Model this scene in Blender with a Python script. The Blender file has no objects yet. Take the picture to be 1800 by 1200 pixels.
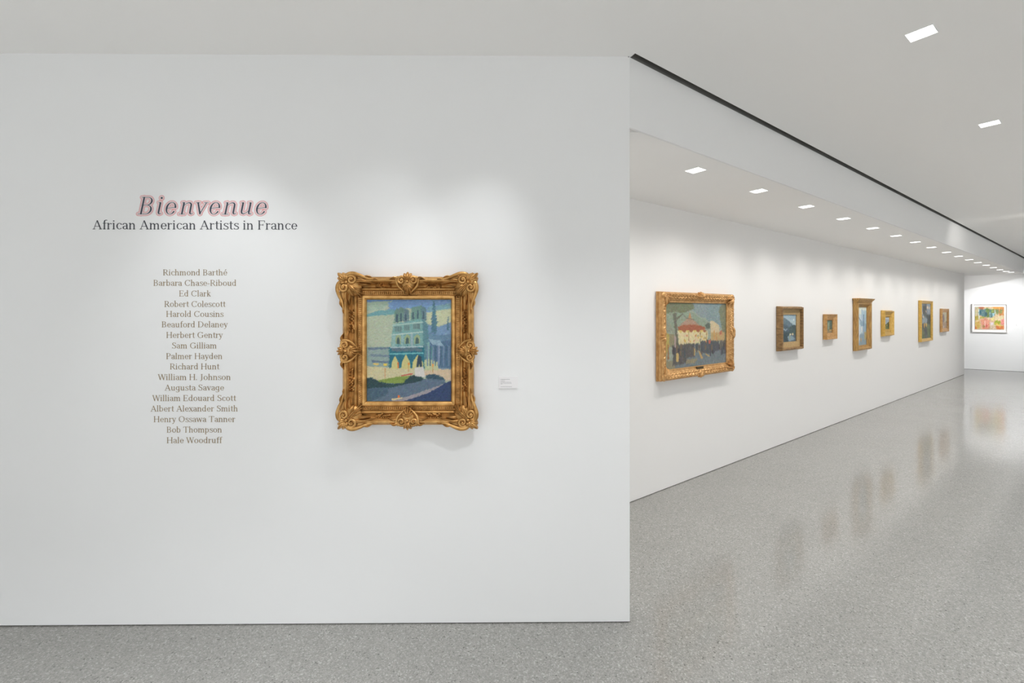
import bpy, bmesh, math, random
import numpy as np
from mathutils import Vector, Matrix

S = bpy.context.scene
COL = S.collection
random.seed(7)

# ------------------------------------------------------------------ camera, world, exposure
F, CX, HZ, EYE = 775.0, 900.0, 547.5, 1.6          # focal length, principal column, horizon row (1800x1200), eye height
cam_d = bpy.data.cameras.new('camera')
cam_d.sensor_fit = 'HORIZONTAL'; cam_d.sensor_width = 36.0
cam_d.lens = F / 1800 * 36.0
cam_d.shift_y = -(600 - HZ) / 1800
cam_d.clip_start = 0.05
cam = bpy.data.objects.new('camera', cam_d); COL.objects.link(cam)
cam.location = (0, 0, EYE); cam.rotation_euler = (math.pi / 2, 0, 0)
S.camera = cam

w = bpy.data.worlds.new('daylight'); S.world = w
w.use_nodes = True
w.node_tree.nodes['Background'].inputs[0].default_value = (0.92, 0.96, 1.0, 1)
w.node_tree.nodes['Background'].inputs[1].default_value = 1.9
S.view_settings.view_transform = 'Standard'
S.view_settings.look = 'None'
S.view_settings.exposure = 0.19
S.view_settings.gamma = 1.0
S.view_settings.use_curve_mapping = False
S.cycles.use_denoising = True
S.cycles.max_bounces = 10
S.cycles.diffuse_bounces = 7
S.cycles.sample_clamp_indirect = 6.0

SPOT_FRONT, SPOT_CORR, SPOT_END, SPOT_MAIN, SPOT_LEFT, SPOT_RIGHT_FILL = (25.0, 13.0, 24.0, 5.0, 13.0), 33.0, 330.0, 93.0, 285.0, 155.0

# ------------------------------------------------------------------ plan of the rooms (metres)
P0 = np.array([0.606, 2.269])                       # free right-hand end of the front wall
RF = np.array([3.20766, 0.02874]); RF /= np.linalg.norm(RF)
NB = np.array([-RF[1], RF[0]])                      # behind the front wall
D = np.array([(1983 - CX) / F, 1.0]); D /= np.linalg.norm(D)   # run of the corridor
N = np.array([D[1], -D[0]])                         # across it, into the main room
C0 = np.array([0.992, 3.696])                       # a point on the corridor wall
C1 = C0 + D * 12.93                                 # its far end
E0 = np.array([12.600, 12.314]); E1 = np.array([13.585, 11.698])
RE = (E1 - E0) / np.linalg.norm(E1 - E0)
NE = np.array([RE[1], -RE[0]])                      # out of the end wall, to the room
H_MAIN, H_SOF = 2.912, 2.548

def ray(x):
    return np.array([(x - CX) / F, 1.0])
def hit(o, r, x, y):                                # where the sight line of a pixel meets a vertical plane: run along it, height
    q = ray(x)
    t, u = np.linalg.solve(np.array([[q[0], -r[0]], [q[1], -r[1]]]), o)
    return u, EYE + (HZ - y) * t / F

# ------------------------------------------------------------------ helpers
def srgb(c):
    return tuple(((v / 255) / 12.92 if v / 255 <= .04045 else ((v / 255 + .055) / 1.055) ** 2.4) for v in c)

def mat(name, col, rough=.6, metal=0.0, spec=.5):
    m = bpy.data.materials.new(name); m.use_nodes = True
    b = m.node_tree.nodes['Principled BSDF']
    b.inputs['Base Color'].default_value = (*col[:3], 1)
    b.inputs['Roughness'].default_value = rough
    b.inputs['Metallic'].default_value = metal
    b.inputs['Specular IOR Level'].default_value = spec
    return m
def nodes(m):
    nt = m.node_tree
    return nt, nt.nodes['Principled BSDF'], lambda t: nt.nodes.new(t)

def plaster(name, col, bump=.02):
    m = mat(name, col, .75, 0, .25)
    nt, b, new = nodes(m)
    tc = new('ShaderNodeTexCoord'); n = new('ShaderNodeTexNoise'); bp = new('ShaderNodeBump')
    n.inputs['Scale'].default_value = 180; n.inputs['Detail'].default_value = 3
    bp.inputs['Strength'].default_value = bump; bp.inputs['Distance'].default_value = .002
    nt.links.new(tc.outputs['Object'], n.inputs['Vector'])
    nt.links.new(n.outputs['Fac'], bp.inputs['Height'])
    nt.links.new(bp.outputs['Normal'], b.inputs['Normal'])
    return m

def varied(name, c1, c2, scale, rough, metal, bump=0.0, stretch=(1, 1, 1), dist=.001):
    """two-tone material mottled by noise, with an optional fine bump"""
    m = mat(name, c1, rough, metal)
    nt, b, new = nodes(m)
    tc = new('ShaderNodeTexCoord'); mp = new('ShaderNodeMapping'); n = new('ShaderNodeTexNoise'); r = new('ShaderNodeValToRGB')
    mp.inputs['Scale'].default_value = stretch
    n.inputs['Scale'].default_value = scale; n.inputs['Detail'].default_value = 5
    r.color_ramp.elements[0].position = .35; r.color_ramp.elements[0].color = (*c1, 1)
    r.color_ramp.elements[1].position = .68; r.color_ramp.elements[1].color = (*c2, 1)
    nt.links.new(tc.outputs['Object'], mp.inputs['Vector']); nt.links.new(mp.outputs['Vector'], n.inputs['Vector'])
    nt.links.new(n.outputs['Fac'], r.inputs['Fac']); nt.links.new(r.outputs['Color'], b.inputs['Base Color'])
    if bump:
        bp = new('ShaderNodeBump'); bp.inputs['Strength'].default_value = bump; bp.inputs['Distance'].default_value = dist
        nt.links.new(n.outputs['Fac'], bp.inputs['Height']); nt.links.new(bp.outputs['Normal'], b.inputs['Normal'])
    return m

def terrazzo():
    m = mat('terrazzo', (.4, .4, .38), .115, 0, .5)
    nt, b, new = nodes(m)
    tc = new('ShaderNodeTexCoord')
    v = new('ShaderNodeTexVoronoi'); v.inputs['Scale'].default_value = 165
    v2 = new('ShaderNodeTexVoronoi'); v2.inputs['Scale'].default_value = 330
    big = new('ShaderNodeTexNoise'); big.inputs['Scale'].default_value = 1.6; big.inputs['Detail'].default_value = 3
    for n in (v, v2, big): nt.links.new(tc.outputs['Object'], n.inputs['Vector'])
    def ramp(els):
        r = new('ShaderNodeValToRGB'); r.color_ramp.interpolation = 'CONSTANT'
        cr = r.color_ramp
        while len(cr.elements) < len(els): cr.elements.new(.5)
        for e, (p, c) in zip(cr.elements, els): e.position = p; e.color = (*c, 1)
        return r
    g = lambda k, t=0: (k * .77, k * .755, k * (.71 - t))
    r1 = ramp([(0, g(.05)), (.012, g(.27)), (.22, g(.33)), (.5, g(.38)), (.74, g(.45, .02)), (.93, g(.62))])
    r2 = ramp([(0, g(.29)), (.3, g(.36)), (.62, g(.42)), (.9, g(.55))])
    s1 = new('ShaderNodeSeparateColor'); s2 = new('ShaderNodeSeparateColor')
    nt.links.new(v.outputs['Color'], s1.inputs[0]); nt.links.new(v2.outputs['Color'], s2.inputs[0])
    nt.links.new(s1.outputs[0], r1.inputs['Fac']); nt.links.new(s2.outputs[0], r2.inputs['Fac'])
    mx = new('ShaderNodeMix'); mx.data_type = 'RGBA'; mx.inputs['Factor'].default_value = .45
    nt.links.new(r1.outputs['Color'], mx.inputs['A']); nt.links.new(r2.outputs['Color'], mx.inputs['B'])
    mr = new('ShaderNodeMapRange'); mr.inputs['To Min'].default_value = .93; mr.inputs['To Max'].default_value = 1.07
    nt.links.new(big.outputs['Fac'], mr.inputs['Value'])
    mu = new('ShaderNodeVectorMath'); mu.operation = 'SCALE'
    nt.links.new(mx.outputs['Result'], mu.inputs[0]); nt.links.new(mr.outputs['Result'], mu.inputs['Scale'])
    nt.links.new(mu.outputs['Vector'], b.inputs['Base Color'])
    return m

M_WALL = plaster('white_wall_paint', (.84, .84, .835))
M_CORR = plaster('warm_white_wall_paint', (.845, .835, .82))
M_CEIL = plaster('white_ceiling_paint', (.92, .91, .895))
M_REVEAL_SHADE = mat('shade_grey_reveal', (.16, .155, .145), .6)  # reveal in the ceiling slot, its colour darkened to stand for shade
M_DARK = mat('dark_reveal', (.05, .045, .04), .8)
M_FLOOR = terrazzo()
M_LENS = mat('lamp_lens', (1, 1, 1), .5)
_b = M_LENS.node_tree.nodes['Principled BSDF']
_b.inputs['Emission Color'].default_value = (1, .985, .96, 1); _b.inputs['Emission Strength'].default_value = 3.0
M_TRIM = mat('lamp_trim', (.9, .9, .89), .5)

def link(name, me, m=None, parent=None, loc=None, rz=0.0, smooth=None):
    o = bpy.data.objects.new(name, me); COL.objects.link(o)
    if m is not None: me.materials.append(m)
    if parent is not None: o.parent = parent
    if loc is not None: o.location = loc
    o.rotation_euler = (0, 0, rz)
    if smooth is not None:
        me.shade_smooth(); me.set_sharp_from_angle(angle=math.radians(smooth))
    return o
def mesh(name, v, f):
    me = bpy.data.meshes.new(name); me.from_pydata([tuple(map(float, p)) for p in v], [], f); me.update()
    return me
def fix(me):
    bm = bmesh.new(); bm.from_mesh(me); bmesh.ops.recalc_face_normals(bm, faces=bm.faces); bm.to_mesh(me); bm.free()
    return me
def prism(name, pts, z0, z1, m, kind='structure'):
    """a slab standing on a plan polygon"""
    n = len(pts)
    v = [(p[0], p[1], z0) for p in pts] + [(p[0], p[1], z1) for p in pts]
    f = [tuple(range(n))[::-1], tuple(range(n, 2 * n))] + [(i, (i + 1) % n, n + (i + 1) % n, n + i) for i in range(n)]
    o = link(name, fix(mesh(name, v, f)), m)
    if kind: o['kind'] = kind
    return o
def thing(name, label, cat, loc, rz=0.0, group=None):
    o = bpy.data.objects.new(name, None); COL.objects.link(o)
    o.empty_display_size = .05
    o.location = loc; o.rotation_euler = (0, 0, rz)
    return tag(o, label, cat, group)
def tag(o, label, cat, group=None):
    o['label'] = label; o['category'] = cat
    if group: o['group'] = group
    return o
def box(v, f, lo, hi):
    b = len(v)
    for z in (lo[2], hi[2]):
        for x, y in ((lo[0], lo[1]), (hi[0], lo[1]), (hi[0], hi[1]), (lo[0], hi[1])): v.append((x, y, z))
    f += [tuple(b + i for i in q) for q in ((3, 2, 1, 0), (4, 5, 6, 7), (0, 1, 5, 4), (1, 2, 6, 5), (2, 3, 7, 6), (3, 0, 4, 7))]
def ang(r): return math.atan2(r[1], r[0])

# ------------------------------------------------------------------ the setting
LEFT_END = P0 - RF * 5.0
GAP = .006
prism('wall_front', [P0, LEFT_END, LEFT_END + NB * .12, P0 + NB * .12], GAP, 3.05, M_WALL)
q = .015
prism('baseboard_front', [P0 + NB * q - RF * q, LEFT_END + NB * q, LEFT_END + NB * .1, P0 + NB * .1 - RF * q], 0, GAP, M_DARK)

CS = C0 - D * 2.12                                   # where the corridor wall dies into the back of the front wall
prism('wall_corridor', [CS, C1, C1 - N * 3.0, C1 - N * 3.0 - D * .15, C1 - N * .15 - D * .15, CS - N * .15], GAP, 2.9, M_CORR)
prism('baseboard_corridor', [CS - N * q, C1 - N * q - D * q, C1 - N * 3.0 - D * q, C1 - N * 3.0 - D * .12, C1 - N * .12 - D * .12, CS - N * .12], 0, GAP, M_DARK)

EL = E0 - RE * 2.6; ER = E0 + RE * 12.0
prism('wall_end', [EL, ER, ER - NE * .15, EL - NE * .15], GAP, 3.05, M_WALL)
prism('baseboard_end', [EL - NE * q, ER - NE * q, ER - NE * .12, EL - NE * .12], 0, GAP, M_DARK)
prism('wall_recess', [C1 - N * 2.9, C1 - N * 2.9 + D * 4.5, C1 - N * 3.05 + D * 4.5, C1 - N * 3.05], 0, 2.9, M_CORR)

R0 = P0 + N * 4.6 - D * 4.0; R1 = P0 + N * 4.6 + D * 18.0
LB = LEFT_END + np.array([0, -7.0])
prism('wall_left', [LEFT_END + NB * .1, LB, LB - RF * .15, LEFT_END + NB * .1 - RF * .15], 0, 3.05, M_WALL)
prism('wall_right', [R0, R1, R1 + N * .15, R0 + N * .15], 0, 3.05, M_WALL)

prism('floor', [(-6, -7), (22, -7), (22, 18), (-6, 18)], -.2, 0, M_FLOOR)

SLOT = .034
def on(s, p): return P0 + D * s + N * p
prism('ceiling', [P0 + NB * .02, P0 + RF * .0 + N * SLOT, on(16.6, SLOT), on(16.6, 0) + RE * 11.5, R1 + N * .1, R0 + N * .1 - D * 1.0,
                  LB - RF * .1, LEFT_END - RF * .1 + NB * .02], H_MAIN, H_MAIN + .13, M_CEIL)
prism('trim_2', [P0 + NB * .05, on(-.02, SLOT + .1), on(16.6, SLOT + .1), on(16.6, -.06), on(0, -.06)], H_MAIN + .131, H_MAIN + .2, M_CEIL)
prism('trim_1', [on(0, 0), on(16.6, 0), on(16.6, -.014), on(.014, -.014)], H_SOF, H_MAIN - .004, M_WALL)
prism('trim_3', [on(-.01, -.002), on(16.6, -.002), on(16.6, -.03), on(.02, -.03)], H_MAIN - .004, H_MAIN + .13, M_REVEAL_SHADE)  # upper fascia inside the slot, the slot's shade put into its grey

def sof(s): return H_SOF + max(0.0, s - 13.3) * .022
V = [on(.09, -.0138), on(13.3, -.0138), on(17.0, -.0138), on(17.0, -4.6), on(13.3, -4.6), on(13.3, -.95), C0 - D * 2.1, P0 - RF * 1.2 + NB * .06, P0 - RF * .05 + NB * .06]
zs = [sof(0), sof(13.3), sof(17), sof(17), sof(13.3), sof(13.3), sof(0), sof(0), sof(0)]
vv = [(p[0], p[1], z) for p, z in zip(V, zs)] + [(p[0], p[1], z + .1) for p, z in zip(V, zs)]
ff = [(0, 1, 5, 6, 7, 8), (1, 2, 3, 4, 5)]
ff += [tuple(i + 9 for i in f) for f in ff] + [(i, (i + 1) % 9, 9 + (i + 1) % 9, 9 + i) for i in range(9)]
o = link('ceiling_corridor', fix(mesh('ceiling_corridor', vv, ff)), M_CEIL); o['kind'] = 'structure'

# ------------------------------------------------------------------ recessed lights
def spot(name, loc, target, power, size, blend, col, radius=.03):
    l = bpy.data.lights.new(name, 'SPOT'); l.energy = power; l.spot_size = math.radians(size); l.spot_blend = blend
    l.color = col; l.shadow_soft_size = radius
    o = bpy.data.objects.new(name, l); COL.objects.link(o)
    o.location = loc
    o.rotation_euler = (Vector(target) - Vector(loc)).to_track_quat('-Z', 'Y').to_euler()
    return o
WARM, NEUT = (1, .97, .935), (.945, .97, 1)
HS, TW = .048, .003
tv, tf = [], []
for a, b in (((-HS - TW, -HS - TW), (HS + TW, -HS)), ((-HS - TW, HS), (HS + TW, HS + TW)), ((-HS - TW, -HS), (-HS, HS)), ((HS, -HS), (HS + TW, HS))):
    box(tv, tf, (a[0], a[1], -.003), (b[0], b[1], .012))
trim_me = mesh('trim', tv, tf)
# lens: a shallow tray with sloping white sides
lv = [(-HS, -HS, -.0015), (HS, -HS, -.0015), (HS, HS, -.0015), (-HS, HS, -.0015), (-HS, -HS, .011), (HS, -HS, .011), (HS, HS, .011), (-HS, HS, .011)]
lens_me = fix(mesh('lens', lv, [(0, 1, 2, 3), (7, 6, 5, 4), (0, 1, 5, 4), (1, 2, 6, 5), (2, 3, 7, 6), (3, 0, 4, 7)]))
trim_me.materials.append(M_TRIM); lens_me.materials.append(M_LENS)
def fixture(pt, z, label, group):
    t = thing('recessed_light', label, 'light', (pt[0], pt[1], z), ang(D), group)
    link('trim', trim_me, None, t); link('lens', lens_me, None, t)
    return t
ORD = ['first', 'second', 'third', 'fourth', 'fifth', 'sixth', 'seventh', 'eighth', 'ninth', 'tenth', 'eleventh', 'twelfth', 'thirteenth',
       'fourteenth', 'fifteenth', 'sixteenth', 'seventeenth']
SOF_S = [.907, 1.777, 2.66, 3.551, 4.431, 5.296, 6.154, 7.0, 7.93, 8.787, 9.65, 10.46, 11.29, 12.14, 12.97, 13.84, 14.62]
p = on(.03, -.195); tgt = p - N * .75                # the row goes on behind the front wall
spot('corridor_spot', (p[0], p[1], H_SOF - .012), (tgt[0], tgt[1], .8), SPOT_CORR, 114, 1.0, WARM, .05)
for k, s in enumerate(SOF_S):
    p = on(s, -.195)
    lab = ('square white recessed light nearest the front wall in the soffit row' if k == 0 else
           '%s square white recessed light from the front wall in the soffit row' % ORD[k] if k < 16 else
           'last and farthest square recessed light of the soffit row, by the end wall')
    fixture(p, sof(s), lab, 'square lights along the low corridor ceiling')
    if s < 13.2:
        tgt = C0 + D * (s + P0 @ D - C0 @ D)
        for e in (-.26, .26):                            # each aperture spreads its beam sideways along the wall
            spot('corridor_spot', (p[0], p[1], sof(s) - .012), (tgt[0] + D[0] * e, tgt[1] + D[1] * e, .8), SPOT_CORR / 2, 114, 1.0, WARM, .05)
for s, p_, lab in ((.966, .925, 'larger looking square recessed light at the upper right of the main ceiling'),
                   (2.69, .930, 'square recessed light at the right edge, farther along the main ceiling')):
    p = on(s, p_)
    fixture(p, H_MAIN, lab, 'square lights in the high main ceiling')
for p_ in (.93, 2.65):
    for s in (-2.5, -.76, .966, 2.69, 4.41, 6.13, 7.85, 9.57, 11.3, 13.0):
        p = on(s, p_)
        if p[1] < -4.5: continue
        spot('main_spot', (p[0], p[1], H_MAIN - .012), (p[0], p[1], 0), SPOT_MAIN, 105, .9, NEUT, .04)
for x, y in ((-3.2, .2), (-1.5, .2), (-3.4, -1.8), (-1.6, -1.8)):
    spot('main_spot', (x, y, H_MAIN - .012), (x, y, 0), SPOT_LEFT, 86, .9, NEUT, .04)
# wall washers for the front wall (their apertures lie above the picture's frame)
for (u, far, ut, aim, size), e in zip(((-2.05, .85, -2.02, 1.4, 60), (-1.1, .45, -1.15, .9, 40), (-.45, .55, -1.12, .98, 54), (-.9, 1.25, -1.0, 1.35, 50), (-.85, .6, -1.6, 1.3, 54)), SPOT_FRONT):
    p = P0 + RF * u - NB * far; t = P0 + RF * ut
    spot('front_spot', (p[0], p[1], H_MAIN - .012), (t[0], t[1], aim), e, size, 1.0, NEUT, .008)
for s in (-2.4, -.6, 1.2, 3.0, 4.8, 6.6, 8.4, 10.2, 12.0, 13.8):  # added unseen lamps: bounce off the right-hand wall brightens ceiling and fascia
    p, t = on(s, 3.6), on(s, 4.6)
    spot('right_fill_spot', (p[0], p[1], H_MAIN - .012), (t[0], t[1], 1.5), SPOT_RIGHT_FILL, 90, .9, NEUT, .04)
for s in (13.84, 14.62):                             # the last two soffit lamps face the end wall
    p = on(s, -.195); t = E0 + RE * .6
    spot('corridor_spot', (p[0], p[1], sof(s) - .06), (t[0], t[1], 1.6), 20.0, 96, 1.0, WARM, .03)
p = on(7.2, .93); t = on(7.5, 0)                      # a lamp that grazes the fascia
spot('fascia_spot', (p[0], p[1], H_MAIN - .012), (t[0], t[1], 2.35), 12.0, 100, .8, WARM, .03)
# one lamp of the high ceiling that lights the end wall past the edge of the soffit
p = on(14.0, 1.15); t = E0 + RE * .75
spot('end_spot', (p[0], p[1], H_MAIN - .012), (t[0], t[1], 1.2), SPOT_END, 60, .9, NEUT, .03)

# ------------------------------------------------------------------ lettering: letters as variable-width pen strokes, meshed from their distance field
ST, HR = .058, .027
class G:
    def __init__(s): s.seg = []                      # x0 y0 r0 x1 y1 r1
    def L(s, x0, y0, x1, y1, r0=ST, r1=None):
        s.seg.append((x0, y0, r0, x1, y1, r0 if r1 is None else r1)); return s
    def P(s, pts):
        for a, b in zip(pts, pts[1:]): s.seg.append((*a, *b))
        return s
    def A(s, cx, cy, rx, ry, a0, a1, thin=HR, thick=ST, n=20):
        pts = []
        for i in range(n + 1):
            a = math.radians(a0 + (a1 - a0) * i / n)
            r = thin + (thick - thin) * abs(math.cos(a)) ** 1.6
            pts.append((cx + (rx - r) * math.cos(a), cy + (ry - r) * math.sin(a), r))
        return s.P(pts)
    def SF(s, x, y, l, r): return s.L(x - l, y, x + r, y, HR)
    def stem(s, x, y0, y1, bl=.11, br=.11, tl=.1, tr=0.0):
        s.L(x, y0 + ST * .6, x, y1 - ST * .6)
        if bl or br: s.SF(x, y0 + HR, bl, br)
        if tl or tr: s.SF(x, y1 - HR, tl, tr)
        return s
    def arch(s, x0, x1):
        return s.P([(x0, .46, HR), (x0 + (x1 - x0) * .3, .60, HR), (x0 + (x1 - x0) * .62, .655, .045), (x0 + (x1 - x0) * .88, .60, .058), (x1, .46, ST)]).L(x1, .46, x1, ST * .6).SF(x1, HR, .1, .1)
S_PTS = [(.56, .80, HR), (.5, .92, HR), (.36, .97, HR), (.2, .93, .045), (.125, .8, .05), (.17, .67, .056), (.3, .57, ST), (.45, .48, ST), (.555, .36, .056), (.57, .22, .05), (.5, .08, .042), (.34, .03, HR), (.18, .07, HR), (.1, .2, HR)]
def glyph(c):
    g = G()
    if c == 'A': return g.L(.40, .97, .10, .03, HR).L(.41, .95, .71, .04, ST).L(.2, .34, .6, .34, HR).SF(.1, HR, .1, .13).SF(.71, HR, .14, .12), .84
    if c == 'B': return g.stem(.17, 0, 1).L(.17, 1 - HR, .4, 1 - HR, HR).A(.38, .76, .24, .24, -90, 90).L(.17, .52, .4, .52, HR).A(.4, .265, .28, .265, -90, 90).L(.17, HR, .4, HR, HR), .76
    if c == 'C': return g.A(.48, .5, .42, .5, 42, 318).L(.78, .97, .78, .76, HR), .88
    if c == 'D': return g.stem(.17, 0, 1).L(.17, 1 - HR, .4, 1 - HR, HR).A(.39, .5, .45, .5, -90, 90).L(.17, HR, .4, HR, HR), .93
    if c in 'EF':
        g.stem(.17, 0, 1).L(.17, 1 - HR, .64, 1 - HR, HR).L(.64, .97, .64, .8, HR).L(.17, .52, .5, .52, HR).L(.5, .43, .5, .61, HR)
        if c == 'E': g.L(.17, HR, .67, HR, HR).L(.67, .03, .67, .21, HR)
        return g, .76 if c == 'E' else .7
    if c == 'G': return g.A(.48, .5, .42, .5, 42, 322).L(.78, .97, .78, .76, HR).L(.79, .1, .79, .42, ST).SF(.79, .43, .14, .09), .96
    if c == 'H': return g.stem(.17, 0, 1, tr=.11).stem(.74, 0, 1, tr=.11).L(.17, .52, .74, .52, HR), .91
    if c == 'J': return g.L(.28, .95, .28, .1).SF(.28, 1 - HR, .12, .11).P([(.28, .1, ST), (.23, -.06, .05), (.13, -.14, HR), (.03, -.15, HR)]), .48
    if c == 'O': return g.A(.48, .5, .42, .5, 0, 360, n=32), .96
    if c in 'PR':
        g.stem(.17, 0, 1).L(.17, 1 - HR, .4, 1 - HR, HR).A(.39, .735, .27, .265, -90, 90).L(.17, .47, .4, .47, HR)
        if c == 'R': g.L(.40, .47, .68, .05, ST * .95).SF(.72, HR, .06, .08)
        return g, .72 if c == 'P' else .8
    if c == 'S': return g.P(S_PTS).L(.56, .96, .56, .78, HR).L(.1, .05, .1, .23, HR), .66
    if c == 'T': return g.stem(.4, 0, 1).L(.05, 1 - HR, .75, 1 - HR, HR).L(.05, .97, .05, .8, HR).L(.75, .97, .75, .8, HR), .8
    if c == 'W': return g.L(.1, .95, .33, .05).L(.33, .04, .55, .95, HR).L(.55, .95, .79, .05).L(.79, .04, 1.0, .95, HR).SF(.1, 1 - HR, .1, .11).SF(.55, 1 - HR, .11, .08).SF(1.0, 1 - HR, .1, .1), 1.08
    if c == 'a': return g.P([(.1, .54, .045), (.16, .63, .04), (.28, .67, HR), (.4, .62, .05), (.44, .5, ST)]).L(.44, .5, .44, .1).P([(.44, .1, ST), (.49, .04, .04), (.56, .05, HR)]).A(.27, .195, .21, .195, 75, 300).L(.3, .37, .44, .4, HR).L(.37, .05, .44, .13, HR), .58
    if c == 'b': return g.L(.14, .04, .14, 1.02).SF(.14, 1.05 - HR, .1, 0).A(.33, .35, .26, .35, -150, 150), .66
    if c == 'c': return g.A(.33, .35, .27, .35, 48, 312).L(.49, .58, .5, .55, .05), .55
    if c == 'd': return g.L(.48, .04, .48, 1.02).SF(.48, 1.05 - HR, .1, 0).SF(.48, HR, 0, .11).A(.29, .35, .25, .35, 30, 330), .66
    if c in 'eé':
        g.A(.32, .35, .26, .35, 4, 318).L(.1, .375, .54, .375, HR)
        if c == 'é': g.L(.27, .82, .40, 1.0, HR, .05)
        return g, .6
    if c == 'f': return g.L(.2, .04, .2, .84).SF(.2, HR, .11, .13).P([(.2, .84, ST), (.24, .96, .05), (.32, 1.02, HR), (.42, 1.0, .045)]).L(.06, .7 - HR, .38, .7 - HR, HR), .4
    if c == 'g': return g.A(.29, .37, .25, .33, 30, 330).L(.48, .66, .48, -.1).P([(.48, -.1, ST), (.43, -.22, .045), (.3, -.28, HR), (.15, -.25, .035), (.09, -.19, .04)]).SF(.48, .7 - HR, .02, .1), .64
    if c == 'h': return g.stem(.15, 0, 1.05).arch(.15, .5), .67
    if c == 'i': return g.stem(.16, 0, .7).L(.16, .92, .16, .921, .07), .33
    if c == 'k': return g.stem(.15, 0, 1.05).L(.17, .3, .43, .65, HR).SF(.45, .67, .1, .1).L(.26, .42, .48, .05, ST).SF(.52, HR, .1, .08), .63
    if c == 'l': return g.stem(.16, 0, 1.05), .33
    if c == 'm': return g.stem(.15, 0, .7).arch(.15, .48).arch(.48, .81), .98
    if c == 'n': return g.stem(.15, 0, .7).arch(.15, .5), .67
    if c == 'o': return g.A(.33, .35, .28, .35, 0, 360, n=28), .65
    if c == 'p': return g.L(.14, -.27, .14, .66).SF(.14, -.28, .1, .12).SF(.14, .7 - HR, .1, 0).A(.33, .35, .26, .35, -150, 150), .66
    if c == 'r': return g.stem(.15, 0, .7).P([(.15, .46, HR), (.25, .6, HR), (.34, .65, .035), (.41, .61, .055)]), .47
    if c == 's': return g.P([(x * .8 + .01, y * .7, r * (.85 if r > HR else 1)) for x, y, r in S_PTS]).L(.45, .67, .45, .54, HR).L(.085, .04, .085, .16, HR), .51
    if c == 't': return g.L(.2, .86, .2, .14).P([(.2, .14, ST), (.24, .05, .045), (.31, .03, HR), (.39, .06, HR)]).L(.06, .7 - HR, .38, .7 - HR, HR), .41
    if c == 'u': return g.L(.15, .64, .15, .22).SF(.15, .7 - HR, .1, 0).P([(.15, .22, ST), (.18, .1, .058), (.27, .04, .045), (.38, .08, HR), (.49, .2, HR)]).L(.49, .64, .49, .05).SF(.49, .7 - HR, .1, 0).SF(.49, HR, 0, .11), .67
    if c == 'v': return g.L(.1, .66, .29, .05).L(.29, .04, .48, .66, HR).SF(.1, .7 - HR, .1, .12).SF(.48, .7 - HR, .1, .1), .58
    if c == 'w': return g.L(.1, .66, .26, .05).L(.26, .04, .43, .66, HR).L(.43, .66, .6, .05).L(.6, .04, .76, .66, HR).SF(.1, .7 - HR, .1, .1).SF(.43, .7 - HR, .08, .04).SF(.76, .7 - HR, .1, .1), .86
    if c == 'x': return g.L(.1, .66, .47, .04).L(.46, .66, .1, .04, HR).SF(.1, .7 - HR, .1, .1).SF(.46, .7 - HR, .1, .1).SF(.1, HR, .1, .1).SF(.48, HR, .1, .1), .58
    if c == 'y': return g.L(.1, .66, .3, .06).P([(.49, .66, HR), (.3, .04, HR), (.24, -.14, .035), (.15, -.25, .04), (.07, -.26, .05)]).SF(.1, .7 - HR, .1, .12).SF(.49, .7 - HR, .1, .1), .58
    if c == '-': return g.L(.07, .35, .33, .35, .042), .4
    if c == '.': return g.L(.12, .065, .12, .066, .068), .26
    return g, .32

def sdf(seg, X, Y):
    d = np.full(X.shape, 9.0)
    for x0, y0, r0, x1, y1, r1 in seg:
        dx, dy = x1 - x0, y1 - y0
        L2 = dx * dx + dy * dy + 1e-12
        t = np.clip(((X - x0) * dx + (Y - y0) * dy) / L2, 0, 1)
        d = np.minimum(d, np.hypot(X - x0 - t * dx, Y - y0 - t * dy) - (r0 + (r1 - r0) * t))
    return d
def fill(field, x0, y0, h):
    """polygons of the part of a grid where the field is negative"""
    ny, nx = field.shape
    vs, fs, key = [], [], {}
    def vid(x, y):
        k = (round(x, 5), round(y, 5))
        if k not in key: key[k] = len(vs); vs.append((x0 + x * h, y0 + y * h))
        return key[k]
    neg = field < 0
    anyn = neg[:-1, :-1] | neg[1:, :-1] | neg[:-1, 1:] | neg[1:, 1:]
    for j, i in zip(*np.nonzero(anyn)):
        c = [(i, j), (i + 1, j), (i + 1, j + 1), (i, j + 1)]
        fv = [field[y, x] for x, y in c]
        poly = []
        for k in range(4):
            a, b = fv[k], fv[(k + 1) % 4]
            if a < 0: poly.append(vid(*c[k]))
            if (a < 0) != (b < 0):
                t = a / (a - b); p, q_ = c[k], c[(k + 1) % 4]
                poly.append(vid(p[0] + (q_[0] - p[0]) * t, p[1] + (q_[1] - p[1]) * t))
        poly = [p for n_, p in enumerate(poly) if p != poly[n_ - 1]]
        if len(poly) > 2: fs.append(tuple(poly))
    return vs, fs
_cache = {}
def glyph_faces(c):
    if c not in _cache:
        g, adv = glyph(c)
        if not g.seg: _cache[c] = ([], [], adv)
        else:
            h = .03
            xs = np.arange(-.12, adv + .16, h); ys = np.arange(-.36, 1.16, h)
            X, Y = np.meshgrid(xs, ys)
            _cache[c] = (*fill(sdf(g.seg, X, Y), xs[0], ys[0], h), adv)
    return _cache[c]
FILM = .0008
def text_mesh(txt, width, cap):
    nat = sum(glyph_faces(c)[2] for c in txt) * cap
    k = width / nat
    v, f, x = [], [], 0.0
    for c in txt:
        gv, gf, adv = glyph_faces(c)
        b = len(v)
        v += [((x + px * cap) * k, -FILM, py * cap) for px, py in gv]
        f += [tuple(b + i for i in q_) for q_ in gf]
        x += adv * cap
    return mesh('lettering', v, f)
AF = ang(RF)
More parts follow.
